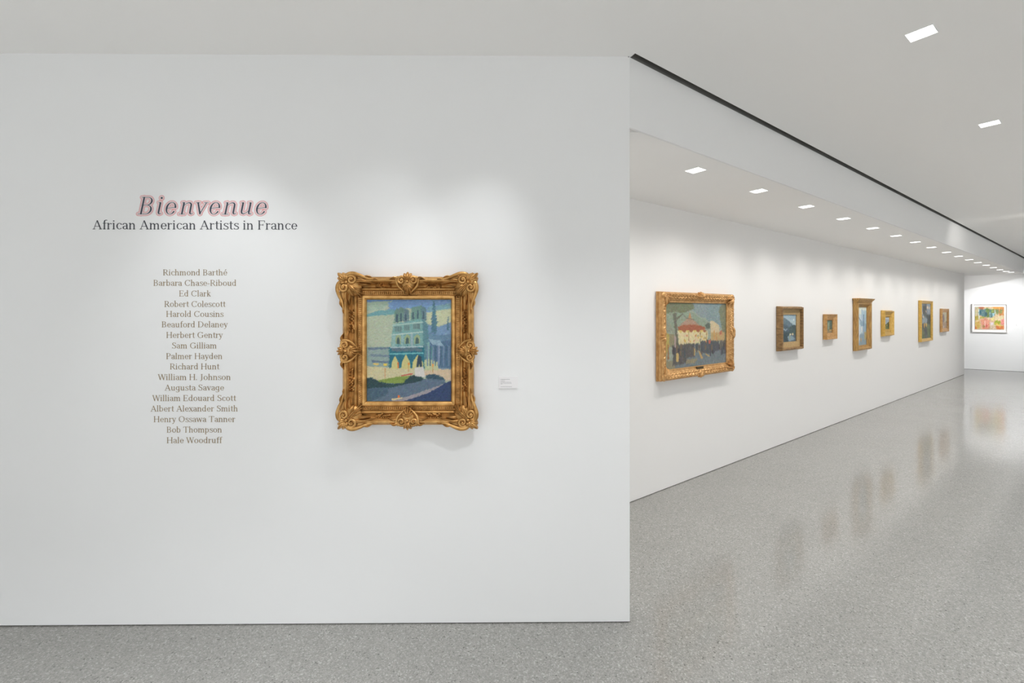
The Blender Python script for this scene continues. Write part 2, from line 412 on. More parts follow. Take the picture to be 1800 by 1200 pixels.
def wall_text(name, txt, xl, xr, yb, cap_px, m, label, cat, group=None):
    u0, z = hit(P0, RF, xl, yb); u1, _ = hit(P0, RF, xr, yb); _, z2 = hit(P0, RF, xl, yb - cap_px)
    p = P0 + RF * u0
    o = link(name, text_mesh(txt, u1 - u0, z2 - z), m, None, (p[0], p[1], z), AF)
    return tag(o, label, cat, group)

M_INK = varied('charcoal_vinyl', srgb((62, 63, 70)), srgb((78, 79, 84)), 40, .5, 0)
M_NAVY = varied('navy_vinyl', srgb((52, 54, 70)), srgb((70, 72, 84)), 300, .5, 0)
M_RED = mat('red_vinyl', srgb((222, 72, 74)), .5)
M_GOLDTXT = varied('bronze_vinyl', srgb((142, 122, 92)), srgb((160, 141, 110)), 30, .45, .25)

wall_text('subtitle_lettering', 'African American Artists in France', 163, 523, 402.9, 15.9, M_INK,
          'charcoal serif line of writing right under the big red-outlined word', 'lettering')
NAMES = [('Richmond Barthé', 343, 113.4, 483.8), ('Barbara Chase-Riboud', 342.7, 146.5, 502.2), ('Ed Clark', 342.8, 56.5, 520.8),
         ('Robert Colescott', 342.7, 108, 539.3), ('Harold Cousins', 342.5, 101.3, 556.8), ('Beauford Delaney', 342.3, 116.7, 575.1),
         ('Herbert Gentry', 342, 99.9, 593.7), ('Sam Gilliam', 341.6, 79.4, 612.3), ('Palmer Hayden', 341.6, 99.5, 630.9),
         ('Richard Hunt', 342.2, 87.5, 649), ('William H. Johnson', 341.9, 128.3, 667.7), ('Augusta Savage', 341.9, 104.5, 686.1),
         ('William Edouard Scott', 341.6, 147.2, 704.6), ('Albert Alexander Smith', 341.7, 153.6, 723), ('Henry Ossawa Tanner', 341.8, 143.9, 741.6),
         ('Bob Thompson', 341.6, 97.7, 760), ('Hale Woodruff', 341.6, 97.7, 778.6)]
for k, (t_, c_, wd, yb) in enumerate(NAMES):
    lab = ('topmost line of bronze writing in the list on the front wall' if k == 0 else
           'bottom line of bronze writing in the list on the front wall' if k == len(NAMES) - 1 else
           '%s line from the top of the bronze list on the front wall' % ORD[k])
    wall_text('name_lettering', t_, c_ - wd / 2, c_ + wd / 2, yb, 10.3, M_GOLDTXT, lab, 'lettering', 'bronze lines of writing on the front wall')

# big italic word: navy pen strokes inside two red outlines (drawn in units of one photo pixel on the wall)
u0, zb = hit(P0, RF, 247.7, 376.3); u1, _ = hit(P0, RF, 470, 376.3); PX = (u1 - u0) / (470 - 247.7)
TB, TH = 1.5, .42
def it(c):
    g = G()
    tail = lambda x: g.P([(x, 3.2, TB), (x + .5, 1.5, 1.2), (x + 2.2, .6, .7), (x + 5, 1.4, TH)])
    flag = lambda x: g.L(x - 3.3, 20.6, x, 20.6, TH)
    if c == 'B':
        g.L(0, .9, 0, 29.2, TB).L(-4.2, 29.6, 8, 29.6, TH).A(7.6, 22.8, 8.4, 7.2, -90, 90, TH, 1.45).L(0, 15.9, 8, 15.9, TH).A(8.2, 8.1, 9.3, 8.2, -90, 90, TH, 1.5).L(-5, .4, 8.5, .4, TH)
    if c == 'i':
        g.L(0, 20, 0, 3, TB); tail(0); flag(0); g.L(.4, 28.6, .41, 28.6, 1.9)
    if c == 'e':
        g.A(0, 10.5, 9.2, 10.8, 12, 322, TH, 1.6, 30).L(-8, 10.2, 8.3, 12.6, TH)
    if c == 'n':
        g.L(0, .9, 0, 20, TB).L(-5, .4, 5, .4, TH); flag(0)
        g.P([(0, 14.5, TH), (4, 18.6, TH), (8, 20.5, .6), (11.5, 19.8, 1.1), (13.3, 17, TB)]).L(13.3, 17, 13.6, 3, TB); tail(13.6)
    if c == 'v':
        g.L(-7, 20, 0, 1.2, TB).L(0, 1.0, 7.3, 20, .7).L(-11, 20.6, -3.5, 20.6, TH).L(3.5, 20.6, 11, 20.6, TH)
    if c == 'u':
        g.L(0, 20, 0, 5, TB).P([(0, 5, TB), (1, 2.2, 1.2), (4, .9, .7), (8.5, 2.6, TH), (13, 7.5, TH)]).L(13.2, 20, 13.2, 3, TB); flag(0); flag(13.2); tail(13.2)
    return [(x0 + SH * y0, y0, r0, x1 + SH * y1, y1, r1) for x0, y0, r0, x1, y1, r1 in g.seg]
SH = .21
p = P0 + RF * u0
title = thing('title_lettering', 'large slanted navy word with double red outlines above the grey line of writing', 'lettering', (p[0], p[1], zb), AF)
for c, x in (('B', 0), ('i', 30.3), ('e', 298.4 - 247.7), ('n', 71.8), ('v', 351.2 - 247.7), ('e', 375.6 - 247.7), ('n', 395.8 - 247.7), ('u', 423.4 - 247.7), ('e', 457.3 - 247.7)):
    seg = it(c)
    h = .3
    xa = min(min(s[0], s[3]) for s in seg) - 5; xb_ = max(max(s[0], s[3]) for s in seg) + 5
    xs = np.arange(xa, xb_, h); ys = np.arange(-5, 36, h)
    X, Y = np.meshgrid(xs, ys); d = sdf(seg, X, Y)
    def put(name, field, off, m, par):
        v, f = fill(field, xs[0], ys[0], h)
        return link(name, mesh(name, [((x + a) * PX, -off, b * PX) for a, b in v], f), m, par)
    lt = put('letter', d, FILM, M_NAVY, title)
    ol = put('outline', np.minimum(np.abs(d - 1.3) - .2, np.abs(d - 2.75) - .27), FILM, M_RED, lt)

# ------------------------------------------------------------------ wall labels
def label_card(o, r, nrm, xl, xr, yt, yb, label, lines):
    (ua, zt), (ub, zb_) = hit(o, r, xl, yt), hit(o, r, xr, yb)
    p = o + r * ((ua + ub) / 2)
    W, H_ = (ub - ua), (zt - zb_)
    t = thing('wall_label', label, 'label', (p[0], p[1], (zt + zb_) / 2), ang(r), None)
    v, f = [], []; box(v, f, (-W / 2, -.006, -H_ / 2), (W / 2, -.0002, H_ / 2))
    link('card', mesh('card', v, f), M_CARD, t)
    if lines:
        v, f = [], []
        for y, n_, big in lines:
            x = -W * .41
            for k in range(n_):
                a = W * random.uniform(.018, .06)
                z = H_ * y
                v += [(x, -.0064, z), (x + a, -.0064, z), (x + a, -.0064, z + H_ * big), (x, -.0064, z + H_ * big)]
                b = len(v) - 4; f.append((b, b + 1, b + 2, b + 3)); x += a + W * .014
        link('print', mesh('print', v, f), M_PRINT, t)
    return t
M_CARD = mat('white_card', (.84, .82, .82), .6)
M_PRINT = mat('grey_print', (.42, .41, .41), .7)
label_card(P0, RF, NB, 877.3, 910.3, 662, 681.8, 'small white label card to the right of the ornate gold frame',
           [(.26, 11, .055), (.19, 5, .03), (.09, 4, .03), (.02, 11, .03), (-.07, 12, .035), (-.14, 2, .03), (-.38, 11, .04)])
label_card(E0, RE, NE, 1786.5, 1793, 569, 572.5, 'tiny white label card right of the white frame on the end wall', None)

# ------------------------------------------------------------------ painted canvases: colour masses brushed stroke by stroke
def paint(W, H_, polys, seed, n1=2200, n2=3800, big=(9, 4), small=(5, 1.6), jit=9, flow=None, details=()):
    rng = np.random.default_rng(seed)
    yy, xx = np.mgrid[0:H_, 0:W]
    X = (xx + .5) / W; Y = (yy + .5) / H_
    def raster(img, ps):
        for col, pts in ps:
            ins = np.zeros((H_, W), bool)
            for (xa, ya), (xb_, yb_) in zip(pts, pts[1:] + pts[:1]):
                if ya == yb_: continue
                c = ((ya > Y) != (yb_ > Y)) & (X < (xb_ - xa) * (Y - ya) / (yb_ - ya) + xa)
                ins ^= c
            img[ins] = col
        return img
    base = raster(np.zeros((H_, W, 3)) + 128.0, polys)
    img = base.copy(); hgt = np.zeros((H_, W))
    def strokes(src, n, ln, wd, j):
        for _ in range(n):
            x, y = rng.uniform(0, W), rng.uniform(0, H_)
            col = src[min(int(y), H_ - 1), min(int(x), W - 1)] + rng.normal(0, j) + rng.normal(0, j * .6, 3)
            a = (flow(x / W, y / H_) if flow else 0) + rng.normal(0, .45)
            l, w_ = ln * rng.uniform(.6, 1.3), wd * rng.uniform(.7, 1.3)
            x0, x1 = max(0, int(x - l - 1)), min(W, int(x + l + 2)); y0, y1 = max(0, int(y - l - 1)), min(H_, int(y + l + 2))
            if x1 <= x0 or y1 <= y0: continue
            dx = xx[y0:y1, x0:x1] - x; dy = yy[y0:y1, x0:x1] - y
            p_ = (dx * math.cos(a) + dy * math.sin(a)) / l; q_ = (-dx * math.sin(a) + dy * math.cos(a)) / w_
            r2 = p_ * p_ + q_ * q_
            m = np.clip(1.6 * (1 - r2), 0, .85)
            img[y0:y1, x0:x1] = img[y0:y1, x0:x1] * (1 - m[..., None]) + col * m[..., None]
            hgt[y0:y1, x0:x1] = hgt[y0:y1, x0:x1] * (1 - m) + m * (.5 + .5 * np.abs(q_))
    strokes(base, n1, *big, jit)
    full = raster(base.copy(), list(details)) if details else base
    if details:
        mask = np.any(full != base, axis=2)
        img[mask] = img[mask] * .3 + full[mask] * .7
    strokes(full, n2, *small, jit * .8)
    if details:
        img[mask] = img[mask] * .22 + (full[mask] + rng.normal(0, 9, (H_, W, 1))[mask]) * .78
    pad = np.pad(img, ((1, 1), (1, 1), (0, 0)), 'edge')      # wet paint: neighbouring strokes blend a little
    soft = sum(pad[j:j + H_, i:i + W] for j in range(3) for i in range(3)) / 9
    return np.clip(img * .45 + soft * .55, 4, 250), hgt
M_PAINT = bpy.data.materials.new('oil_paint'); M_PAINT.use_nodes = True
_nt, _b, _new = nodes(M_PAINT)
_a = _new('ShaderNodeVertexColor'); _a.layer_name = 'paint'
_nt.links.new(_a.outputs['Color'], _b.inputs['Base Color'])
_b.inputs['Roughness'].default_value = .5; _b.inputs['Specular IOR Level'].default_value = .35
def canvas(w_, h_, img, hgt, depth, parent, relief=.0006, name='canvas'):
    H_, W = hgt.shape
    xs = (np.arange(W) / (W - 1) - .5) * w_; zs_ = (.5 - np.arange(H_) / (H_ - 1)) * h_
    X, Z = np.meshgrid(xs, zs_)
    co = np.stack([X, -(depth + hgt * relief), Z], -1).reshape(-1, 3)
    idx = np.arange(W * H_).reshape(H_, W)
    q_ = np.stack([idx[1:, :-1], idx[1:, 1:], idx[:-1, 1:], idx[:-1, :-1]], -1).reshape(-1, 4)
    me = bpy.data.meshes.new(name)
    # back board so that the canvas has thickness
    nb = len(co)
    bk = np.array([(-w_ / 2, -depth + .012, -h_ / 2), (w_ / 2, -depth + .012, -h_ / 2), (w_ / 2, -depth + .012, h_ / 2), (-w_ / 2, -depth + .012, h_ / 2)])
    me.from_pydata(np.vstack([co, bk]).tolist(), [], q_.tolist() + [(nb + 3, nb + 2, nb + 1, nb)])
    lin = np.where(img / 255 <= .04045, img / 255 / 12.92, ((img / 255 + .055) / 1.055) ** 2.4).reshape(-1, 3)
    rgba = np.ones((nb + 4, 4), np.float32); rgba[:nb, :3] = lin; rgba[nb:, :3] = .4
    at = me.color_attributes.new('paint', 'FLOAT_COLOR', 'POINT')
    at.data.foreach_set('color', rgba.ravel())
    me.update()
    return link(name, me, M_PAINT, parent)

# ------------------------------------------------------------------ frames
def sweep(w_, h_, prof, step=.03, disp=None):
    """profile (outward distance from the opening, height off the wall) swept round a rectangle with mitred corners"""
    v, f, rings = [], [], []
    nx = max(1, int(w_ / step)); nz = max(1, int(h_ / step))
    par = [(-1 + 2 * i / nx, -1, 0) for i in range(nx)] + [(1, -1 + 2 * i / nz, 1) for i in range(nz)] + \
          [(1 - 2 * i / nx, 1, 2) for i in range(nx)] + [(-1, 1 - 2 * i / nz, 3) for i in range(nz)]
    m = len(par)
    for k, (d, wv) in enumerate(prof):
        for i, (a, b, side) in enumerate(par):
            x, z = a * (w_ / 2 + d), b * (h_ / 2 + d)
            e = disp(x, z, k, i) if disp else 0.0
            v.append((x, -(wv + e), z))
    n = len(prof)
    for k in range(n - 1):
        for i in range(m):
            j = (i + 1) % m
            f.append((k * m + i, k * m + j, (k + 1) * m + j, (k + 1) * m + i))
    return fix(mesh('moulding', v, f))

def tube(v, f, pts, rad, sides=8, flat=1.0):
    """a tapering rounded bar through 3-D points"""
    pts = [Vector(p) for p in pts]; b = len(v); n = len(pts)
    for i, p in enumerate(pts):
        t = (pts[min(i + 1, n - 1)] - pts[max(i - 1, 0)]).normalized()
        s = t.cross(Vector((0, 1, 0)))
        s = s.normalized() if s.length > 1e-5 else Vector((1, 0, 0))
        u = s.cross(t).normalized()
        for k in range(sides):
            a = 2 * math.pi * k / sides
            v.append(tuple(p + s * (math.cos(a) * rad[i]) + u * (math.sin(a) * rad[i] * flat)))
    for i in range(n - 1):
        for k in range(sides):
            k2 = (k + 1) % sides
            f.append((b + i * sides + k, b + i * sides + k2, b + (i + 1) * sides + k2, b + (i + 1) * sides + k))
    f.append(tuple(b + k for k in range(sides))[::-1]); f.append(tuple(b + (n - 1) * sides + k for k in range(sides)))
def smooth_path(ctrl, n=16):
    """Catmull-Rom through control points of any dimension"""
    c = [np.array(p, float) for p in ctrl]; c = [2 * c[0] - c[1]] + c + [2 * c[-1] - c[-2]]
    out = []
    for i in range(1, len(c) - 2):
        for k in range(n):
            t = k / n; p0, p1, p2, p3 = c[i - 1:i + 3]
            out.append(.5 * (2 * p1 + (p2 - p0) * t + (2 * p0 - 5 * p1 + 4 * p2 - p3) * t * t + (3 * p1 - p0 - 3 * p2 + p3) * t ** 3))
    out.append(c[-2]); return out
def leaf(v, f, ctrl, width, height, groove=.45, n=4, m=9, tip=.25):
    """acanthus-like leaf along (x, z, w) control points: domed, with a groove down the middle"""
    pts = smooth_path(ctrl, n); b = len(v); L = len(pts)
    for i, p in enumerate(pts):
        t = i / (L - 1)
        q_ = pts[min(i + 1, L - 1)] - pts[max(i - 1, 0)]
        s = np.array([-q_[1], q_[0]]); s = s / (np.linalg.norm(s) + 1e-9)
        wd = width * (math.sin(math.pi * min(1, .12 + t * .92)) ** .7 * (1 - t) + tip * t + .02)
        ht = height * (.5 + .5 * math.sin(math.pi * (.15 + .7 * t)))
        if t > .74:
            e = math.sqrt(max(0.0, 1 - ((t - .74) / .27) ** 2)); wd *= e; ht *= .35 + .65 * e
        for k in range(m):
            a = -1 + 2 * k / (m - 1)
            hh = ht * (math.cos(a * math.pi / 2) ** .7 - groove * math.exp(-(a / .22) ** 2)) if abs(a) < 1 else -.012
            v.append((p[0] + s[0] * a * wd, -(p[2] + hh), p[1] + s[1] * a * wd))
    for i in range(L - 1):
        for k in range(m - 1):
            f.append((b + i * m + k, b + i * m + k + 1, b + (i + 1) * m + k + 1, b + (i + 1) * m + k))
    f.append(tuple(b + k for k in range(m))); f.append(tuple(b + (L - 1) * m + k for k in range(m))[::-1])
def blob(v, f, c, r, seg=10, rings=6):
    """ellipsoid centred at (x, z, w) with radii (rx, rz, rw)"""
    b = len(v)
    for j in range(1, rings):
        th = math.pi * j / rings
        for k in range(seg):
            a = 2 * math.pi * k / seg
            v.append((c[0] + r[0] * math.sin(th) * math.cos(a), -(c[2] + r[2] * math.cos(th)), c[1] + r[1] * math.sin(th) * math.sin(a)))
    v.append((c[0], -(c[2] + r[2]), c[1])); v.append((c[0], -(c[2] - r[2]), c[1]))
    T, B_ = len(v) - 2, len(v) - 1
    for j in range(rings - 2):
        for k in range(seg):
            k2 = (k + 1) % seg
            f.append((b + j * seg + k, b + j * seg + k2, b + (j + 1) * seg + k2, b + (j + 1) * seg + k))
    for k in range(seg):
        k2 = (k + 1) % seg
        f.append((T, b + k2, b + k)); f.append((B_, b + (rings - 2) * seg + k, b + (rings - 2) * seg + k2))
def volute(cx, cz, r0, r1, a0, turns, w0, w1, n=40):
    """flat spiral of (x, z, w) points"""
    return [(cx + (r0 + (r1 - r0) * i / n) * math.cos(a0 + turns * 2 * math.pi * i / n), cz + (r0 + (r1 - r0) * i / n) * math.sin(a0 + turns * 2 * math.pi * i / n), w0 + (w1 - w0) * i / n) for i in range(n + 1)]

M_GOLD = varied('antique_gilding', (.40, .205, .058), (.68, .39, .135), 26, .40, .70, .25)
M_GOLD2 = varied('soft_gilding', (.52, .28, .10), (.70, .42, .18), 30, .42, .55, .3)
M_GOLD3 = varied('bright_gilding', (.66, .40, .09), (.80, .52, .15), 26, .36, .6, .2)
M_GOLD4 = varied('brown_gilding', (.36, .20, .07), (.62, .38, .13), 12, .42, .55, .2, (6, 6, 1))
M_WOODG = varied('worn_gilt_wood', (.20, .115, .05), (.40, .24, .10), 18, .5, .25, .3, (1, 1, 3))
M_LINER = varied('oatmeal_liner', (.40, .27, .12), (.50, .35, .17), 60, .7, .1, .3)
M_WFRAME = mat('white_lacquer', (.86, .84, .82), .45)
M_MATB = mat('white_mat_board', (.85, .83, .80), .8)
M_PLATE = mat('dark_brass', (.10, .07, .03), .4, .6)

def flow_main(x, y):
    if y > .72: return random.choice((-.35, 1.4, -.35)) if y < .9 and x < .75 else -.35
    if x > .7 and y > .4: return 1.5
    if x > .28 and y > .08 and x < .7: return random.choice((1.5, 0.0, 1.5, .1))
    return -.25
def q4(W, H_, pts):
    return [(x / W, y / H_) for x, y in pts]

# ---- the large picture in the ornate gilt frame, front wall
uL, zT = hit(P0 - NB * .035, RF, 643.8, 526.5); uR, zB = hit(P0 - NB * .035, RF, 792.6, 705.4)
cw, ch = uR - uL, zT - zB
p = P0 + RF * (uL + uR) / 2
pic = thing('framed_painting', 'large painting of a blue-green church at dusk in ornate carved gold frame on front wall', 'painting', (p[0], p[1], (zT + zB) / 2), AF)
def C(x, y): return ((x - 80) / 858, (y - 93) / 1022)
def PG(col, *pts): return (col, [C(x, y) for x, y in pts])
CREAM, TEAL, BLUE = (171, 181, 158), (98, 140, 146), (128, 156, 190)
polys = [PG(CREAM, (60, 60), (960, 60), (960, 1140), (60, 1140)),
    PG((104, 138, 178), (60, 60), (960, 60), (960, 150), (60, 130)),
    PG((158, 178, 160), (60, 120), (340, 110), (240, 190), (60, 220)),
    PG((120, 152, 192), (300, 120), (700, 100), (940, 110), (940, 160), (700, 225), (500, 180), (300, 200)),
    PG((110, 156, 160), (60, 250), (200, 205), (400, 190), (400, 240), (60, 265)),
    PG((122, 158, 168), (690, 170), (940, 130), (940, 185), (690, 215)),
    PG((190, 194, 160), (690, 225), (940, 190), (940, 320), (780, 360), (690, 330)),
    # far houses at left
    PG((138, 158, 152), (80, 570), (310, 565), (310, 770), (80, 760)),
    PG((104, 124, 138), (100, 575), (310, 568), (310, 590), (100, 600)),
    PG((112, 130, 144), (120, 640), (310, 650), (310, 668), (120, 662)),
    PG((100, 118, 136), (130, 700), (310, 712), (310, 730), (130, 722)),
    # nave and roofs to the right
    PG((104, 134, 156), (690, 400), (800, 430), (940, 390), (940, 800), (690, 790)),
    PG((118, 146, 176), (700, 345), (800, 370), (940, 315), (940, 440), (800, 450), (690, 410)),
    PG((84, 112, 138), (720, 520), (940, 500), (940, 780), (740, 770)),
    PG((82, 120, 134), (752, 100), (760, 100), (790, 330), (780, 445), (735, 420), (733, 320)),
    PG((82, 116, 132), (896, 268), (904, 268), (912, 400), (892, 400)),
    # square towers and front of the church
    PG((108, 138, 128), (358, 330), (366, 200), (430, 172), (510, 200), (508, 300)),
    PG((104, 126, 132), (455, 190), (510, 200), (508, 310), (450, 320)),
    PG((112, 146, 136), (522, 305), (528, 180), (620, 150), (684, 185), (682, 300)),
    PG((98, 126, 134), (630, 160), (684, 185), (682, 310), (630, 300)),
    PG((118, 160, 158), (348, 340), (640, 285), (700, 340), (700, 780), (318, 780), (330, 480)),
    PG((94, 132, 140), (640, 290), (700, 340), (710, 790), (660, 780)),
    PG((44, 108, 124), (308, 565), (660, 560), (660, 790), (306, 780)),
    PG((92, 114, 124), (330, 578), (560, 566), (640, 590), (640, 612), (335, 612)),
    # streaks of light and shade on the nave and front
    PG((128, 166, 160), (690, 520), (712, 520), (716, 760), (692, 760)), PG((140, 150, 176), (800, 540), (818, 540), (816, 740), (798, 740)), PG((88, 136, 140), (730, 560), (752, 560), (752, 760), (734, 760)),
    PG((142, 176, 172), (345, 450), (370, 450), (368, 560), (335, 560)), PG((142, 172, 172), (430, 440), (452, 440), (450, 560), (428, 560)), PG((150, 172, 178), (524, 430), (548, 430), (548, 560), (524, 560)),
    # lit ground
    PG((196, 188, 150), (80, 760), (310, 775), (560, 780), (560, 850), (420, 880), (180, 900), (80, 880)),
    PG((206, 184, 156), (660, 790), (940, 790), (940, 900), (860, 900), (660, 850)),
    PG((184, 190, 150), (700, 690), (800, 720), (800, 800), (660, 800), (660, 700)),
    PG((128, 148, 72), (170, 905), (430, 860), (560, 850), (460, 930), (270, 950)),
    PG((92, 110, 128), (80, 930), (470, 930), (700, 880), (860, 890), (880, 940), (680, 1010), (320, 1120), (80, 1120)),
    PG((44, 70, 74), (80, 880), (130, 870), (220, 920), (330, 940), (460, 925), (470, 900), (520, 860), (590, 840), (650, 880), (640, 905), (470, 940), (300, 980), (80, 990)),
    PG((56, 82, 96), (680, 850), (760, 838), (850, 870), (870, 900), (760, 890), (670, 880)),
    PG((72, 96, 112), (80, 980), (300, 970), (280, 1050), (120, 1110), (80, 1110)),
    PG((152, 146, 150), (330, 1110), (560, 1040), (850, 940), (900, 930), (700, 1030), (420, 1120)),
    PG((50, 68, 104), (400, 1125), (700, 1030), (900, 915), (945, 900), (945, 1130))]
det = []
for x0, x1, y0, y1 in ((375, 398, 235, 320), (418, 436, 228, 312), (465, 482, 232, 305), (540, 556, 215, 292), (588, 604, 195, 285), (645, 660, 205, 290)):
    det.append(PG((70, 92, 104), (x0, y1), (x0 + 2, y0 + 20), ((x0 + x1) / 2, y0), (x1, y0 + 18), (x1, y1)))
for x0, x1, y0 in ((364, 440, 358), (456, 520, 345), (546, 622, 331)): det.append(PG((124, 158, 152), (x0, y0 + 66), (x0, y0), (x1, y0 - 8), (x1, y0 + 58)))
for x0, n_, y0 in ((368, 5, 365), (462, 4, 352), (552, 5, 338)):
    for k in range(n_): det.append(PG((84, 100, 104), (x0 + k * 14, y0 + 52), (x0 + k * 14, y0), (x0 + k * 14 + 6, y0), (x0 + k * 14 + 6, y0 + 52)))
for x0, x1 in ((372, 425), (462, 518), (560, 618)):
    det.append(PG((150, 166, 128), (x0, 540), (x0, 470), ((x0 + x1) / 2, 440), (x1, 460), (x1, 535)))
    det.append(PG((72, 96, 98), (x0 + 12, 540), (x0 + 14, 490), ((x0 + x1) / 2, 470), (x1 - 12, 490), (x1 - 12, 535)))
for y, c in ((335, (166, 190, 182)), (432, (176, 196, 190)), (556, (168, 188, 190)), (622, (110, 176, 178))):
    det.append(PG(c, (340 - (y - 335) * .1, y + 12), (650, y - 18 if y < 500 else y + 2), (650, y - 8 if y < 500 else y + 14), (340 - (y - 335) * .1, y + 24)))
for x0, x1, yt in ((330, 405, 655), (432, 522, 640), (540, 652, 645)):
    det.append(PG((198, 190, 128), (x0, 785), (x0 + 6, 720), ((x0 + x1) / 2, yt), (x1 - 6, 720), (x1, 785)))
for k in range(7):
    x = 705 + k * 17; det.append(PG((150, 176, 190), (x, 490 + k * 3), (x + 8, 486 + k * 3), (x + 50, 545 + k * 2), (x + 42, 550 + k * 2)))
for k in range(9):
    x = 690 + k * 27; det.append(PG((70, 98, 120) if k % 2 else (118, 138, 160), (x, 560), (x + 9, 560), (x + 8, 760), (x - 1, 760)))
det += [PG((206, 202, 196), (566, 775), (655, 768), (668, 870), (568, 858)),
        PG((50, 66, 82), (582, 770), (592, 690), (600, 655), (625, 660), (636, 700), (640, 765), (618, 770), (612, 735), (604, 770)),
        PG((214, 120, 62), (390, 725), (406, 722), (406, 780), (394, 785)), PG((224, 140, 66), (495, 728), (516, 726), (512, 752), (498, 752)),
        PG((226, 150, 80), (740, 738), (754, 738), (750, 770), (742, 770)), PG((196, 136, 92), (265, 780), (271, 780), (271, 880), (265, 880)),
        PG((196, 130, 80), (746, 770), (752, 770), (752, 820), (746, 820)), PG((196, 130, 80), (500, 752), (506, 752), (506, 820), (500, 820)),
        PG((222, 196, 84), (250, 735), (285, 735), (280, 756), (252, 756)), PG((214, 186, 104), (150, 728), (200, 732), (200, 750), (150, 746)),
        PG((186, 96, 80), (425, 852), (540, 830), (545, 842), (430, 864)),
        PG((224, 112, 50), (395, 1050), (410, 1050), (412, 1080), (396, 1082)), PG((206, 190, 150), (330, 1085), (450, 1070), (440, 1082), (340, 1105))]
img, hg = paint(316, 376, polys, 3, 3500, 15000, (9, 3.2), (4.4, 1.25), 8, flow_main, det)
canvas(cw + .004, ch + .004, img, hg, .024, pic, .0009)

U = .00288                                          # one photo pixel at this frame, in metres
PR = [(0, .012), (0, .030), (.002, .035), (.008, .040), (.018, .040), (.022, .037), (.024, .030), (.026, .0285), (.043, .0285), (.045, .032), (.047, .039), (.051, .043), (.056, .042),
      (.059, .036), (.064, .031), (.071, .030), (.078, .036), (.083, .046), (.087, .057), (.092, .064), (.098, .066), (.104, .061), (.108, .052), (.111, .049), (.114, .046), (.115, .004), (.02, .004)]
link('moulding', sweep(cw, ch, PR, .02), M_GOLD, pic, smooth=35)
v, f = [], []
d_ = .0345
for side in range(4):
    Lh = (cw if side % 2 == 0 else ch) / 2 + d_
    nbd = int(2 * Lh / .0098)
    for k in range(nbd):
        a = -Lh + 2 * Lh * (k + .5) / nbd
        e = (ch if side % 2 == 0 else cw) / 2 + d_
        sg = -1 if side < 2 else 1
        if side % 2 == 0:
            blob(v, f, (a, sg * e, .031), (.0036, .0078, .0075), 8, 5)
        else:
            blob(v, f, (sg * e, a, .031), (.0078, .0036, .0075), 8, 5)
link('bead_moulding', mesh('bead_moulding', v, f), M_GOLD, pic, smooth=60)
ow, oh = cw / 2 + .115, ch / 2 + .115               # outer half sizes of the rails

def lobes(v, f, cx, cz, dirs, w0, w1, width, height, tip=.3):
    for (dx, dz) in dirs:
        leaf(v, f, [(cx, cz, w0), (cx + dx * .55, cz + dz * .55, (w0 + w1) / 2 + .004), (cx + dx, cz + dz, w1)], width, height, .35, 4, 9, tip)

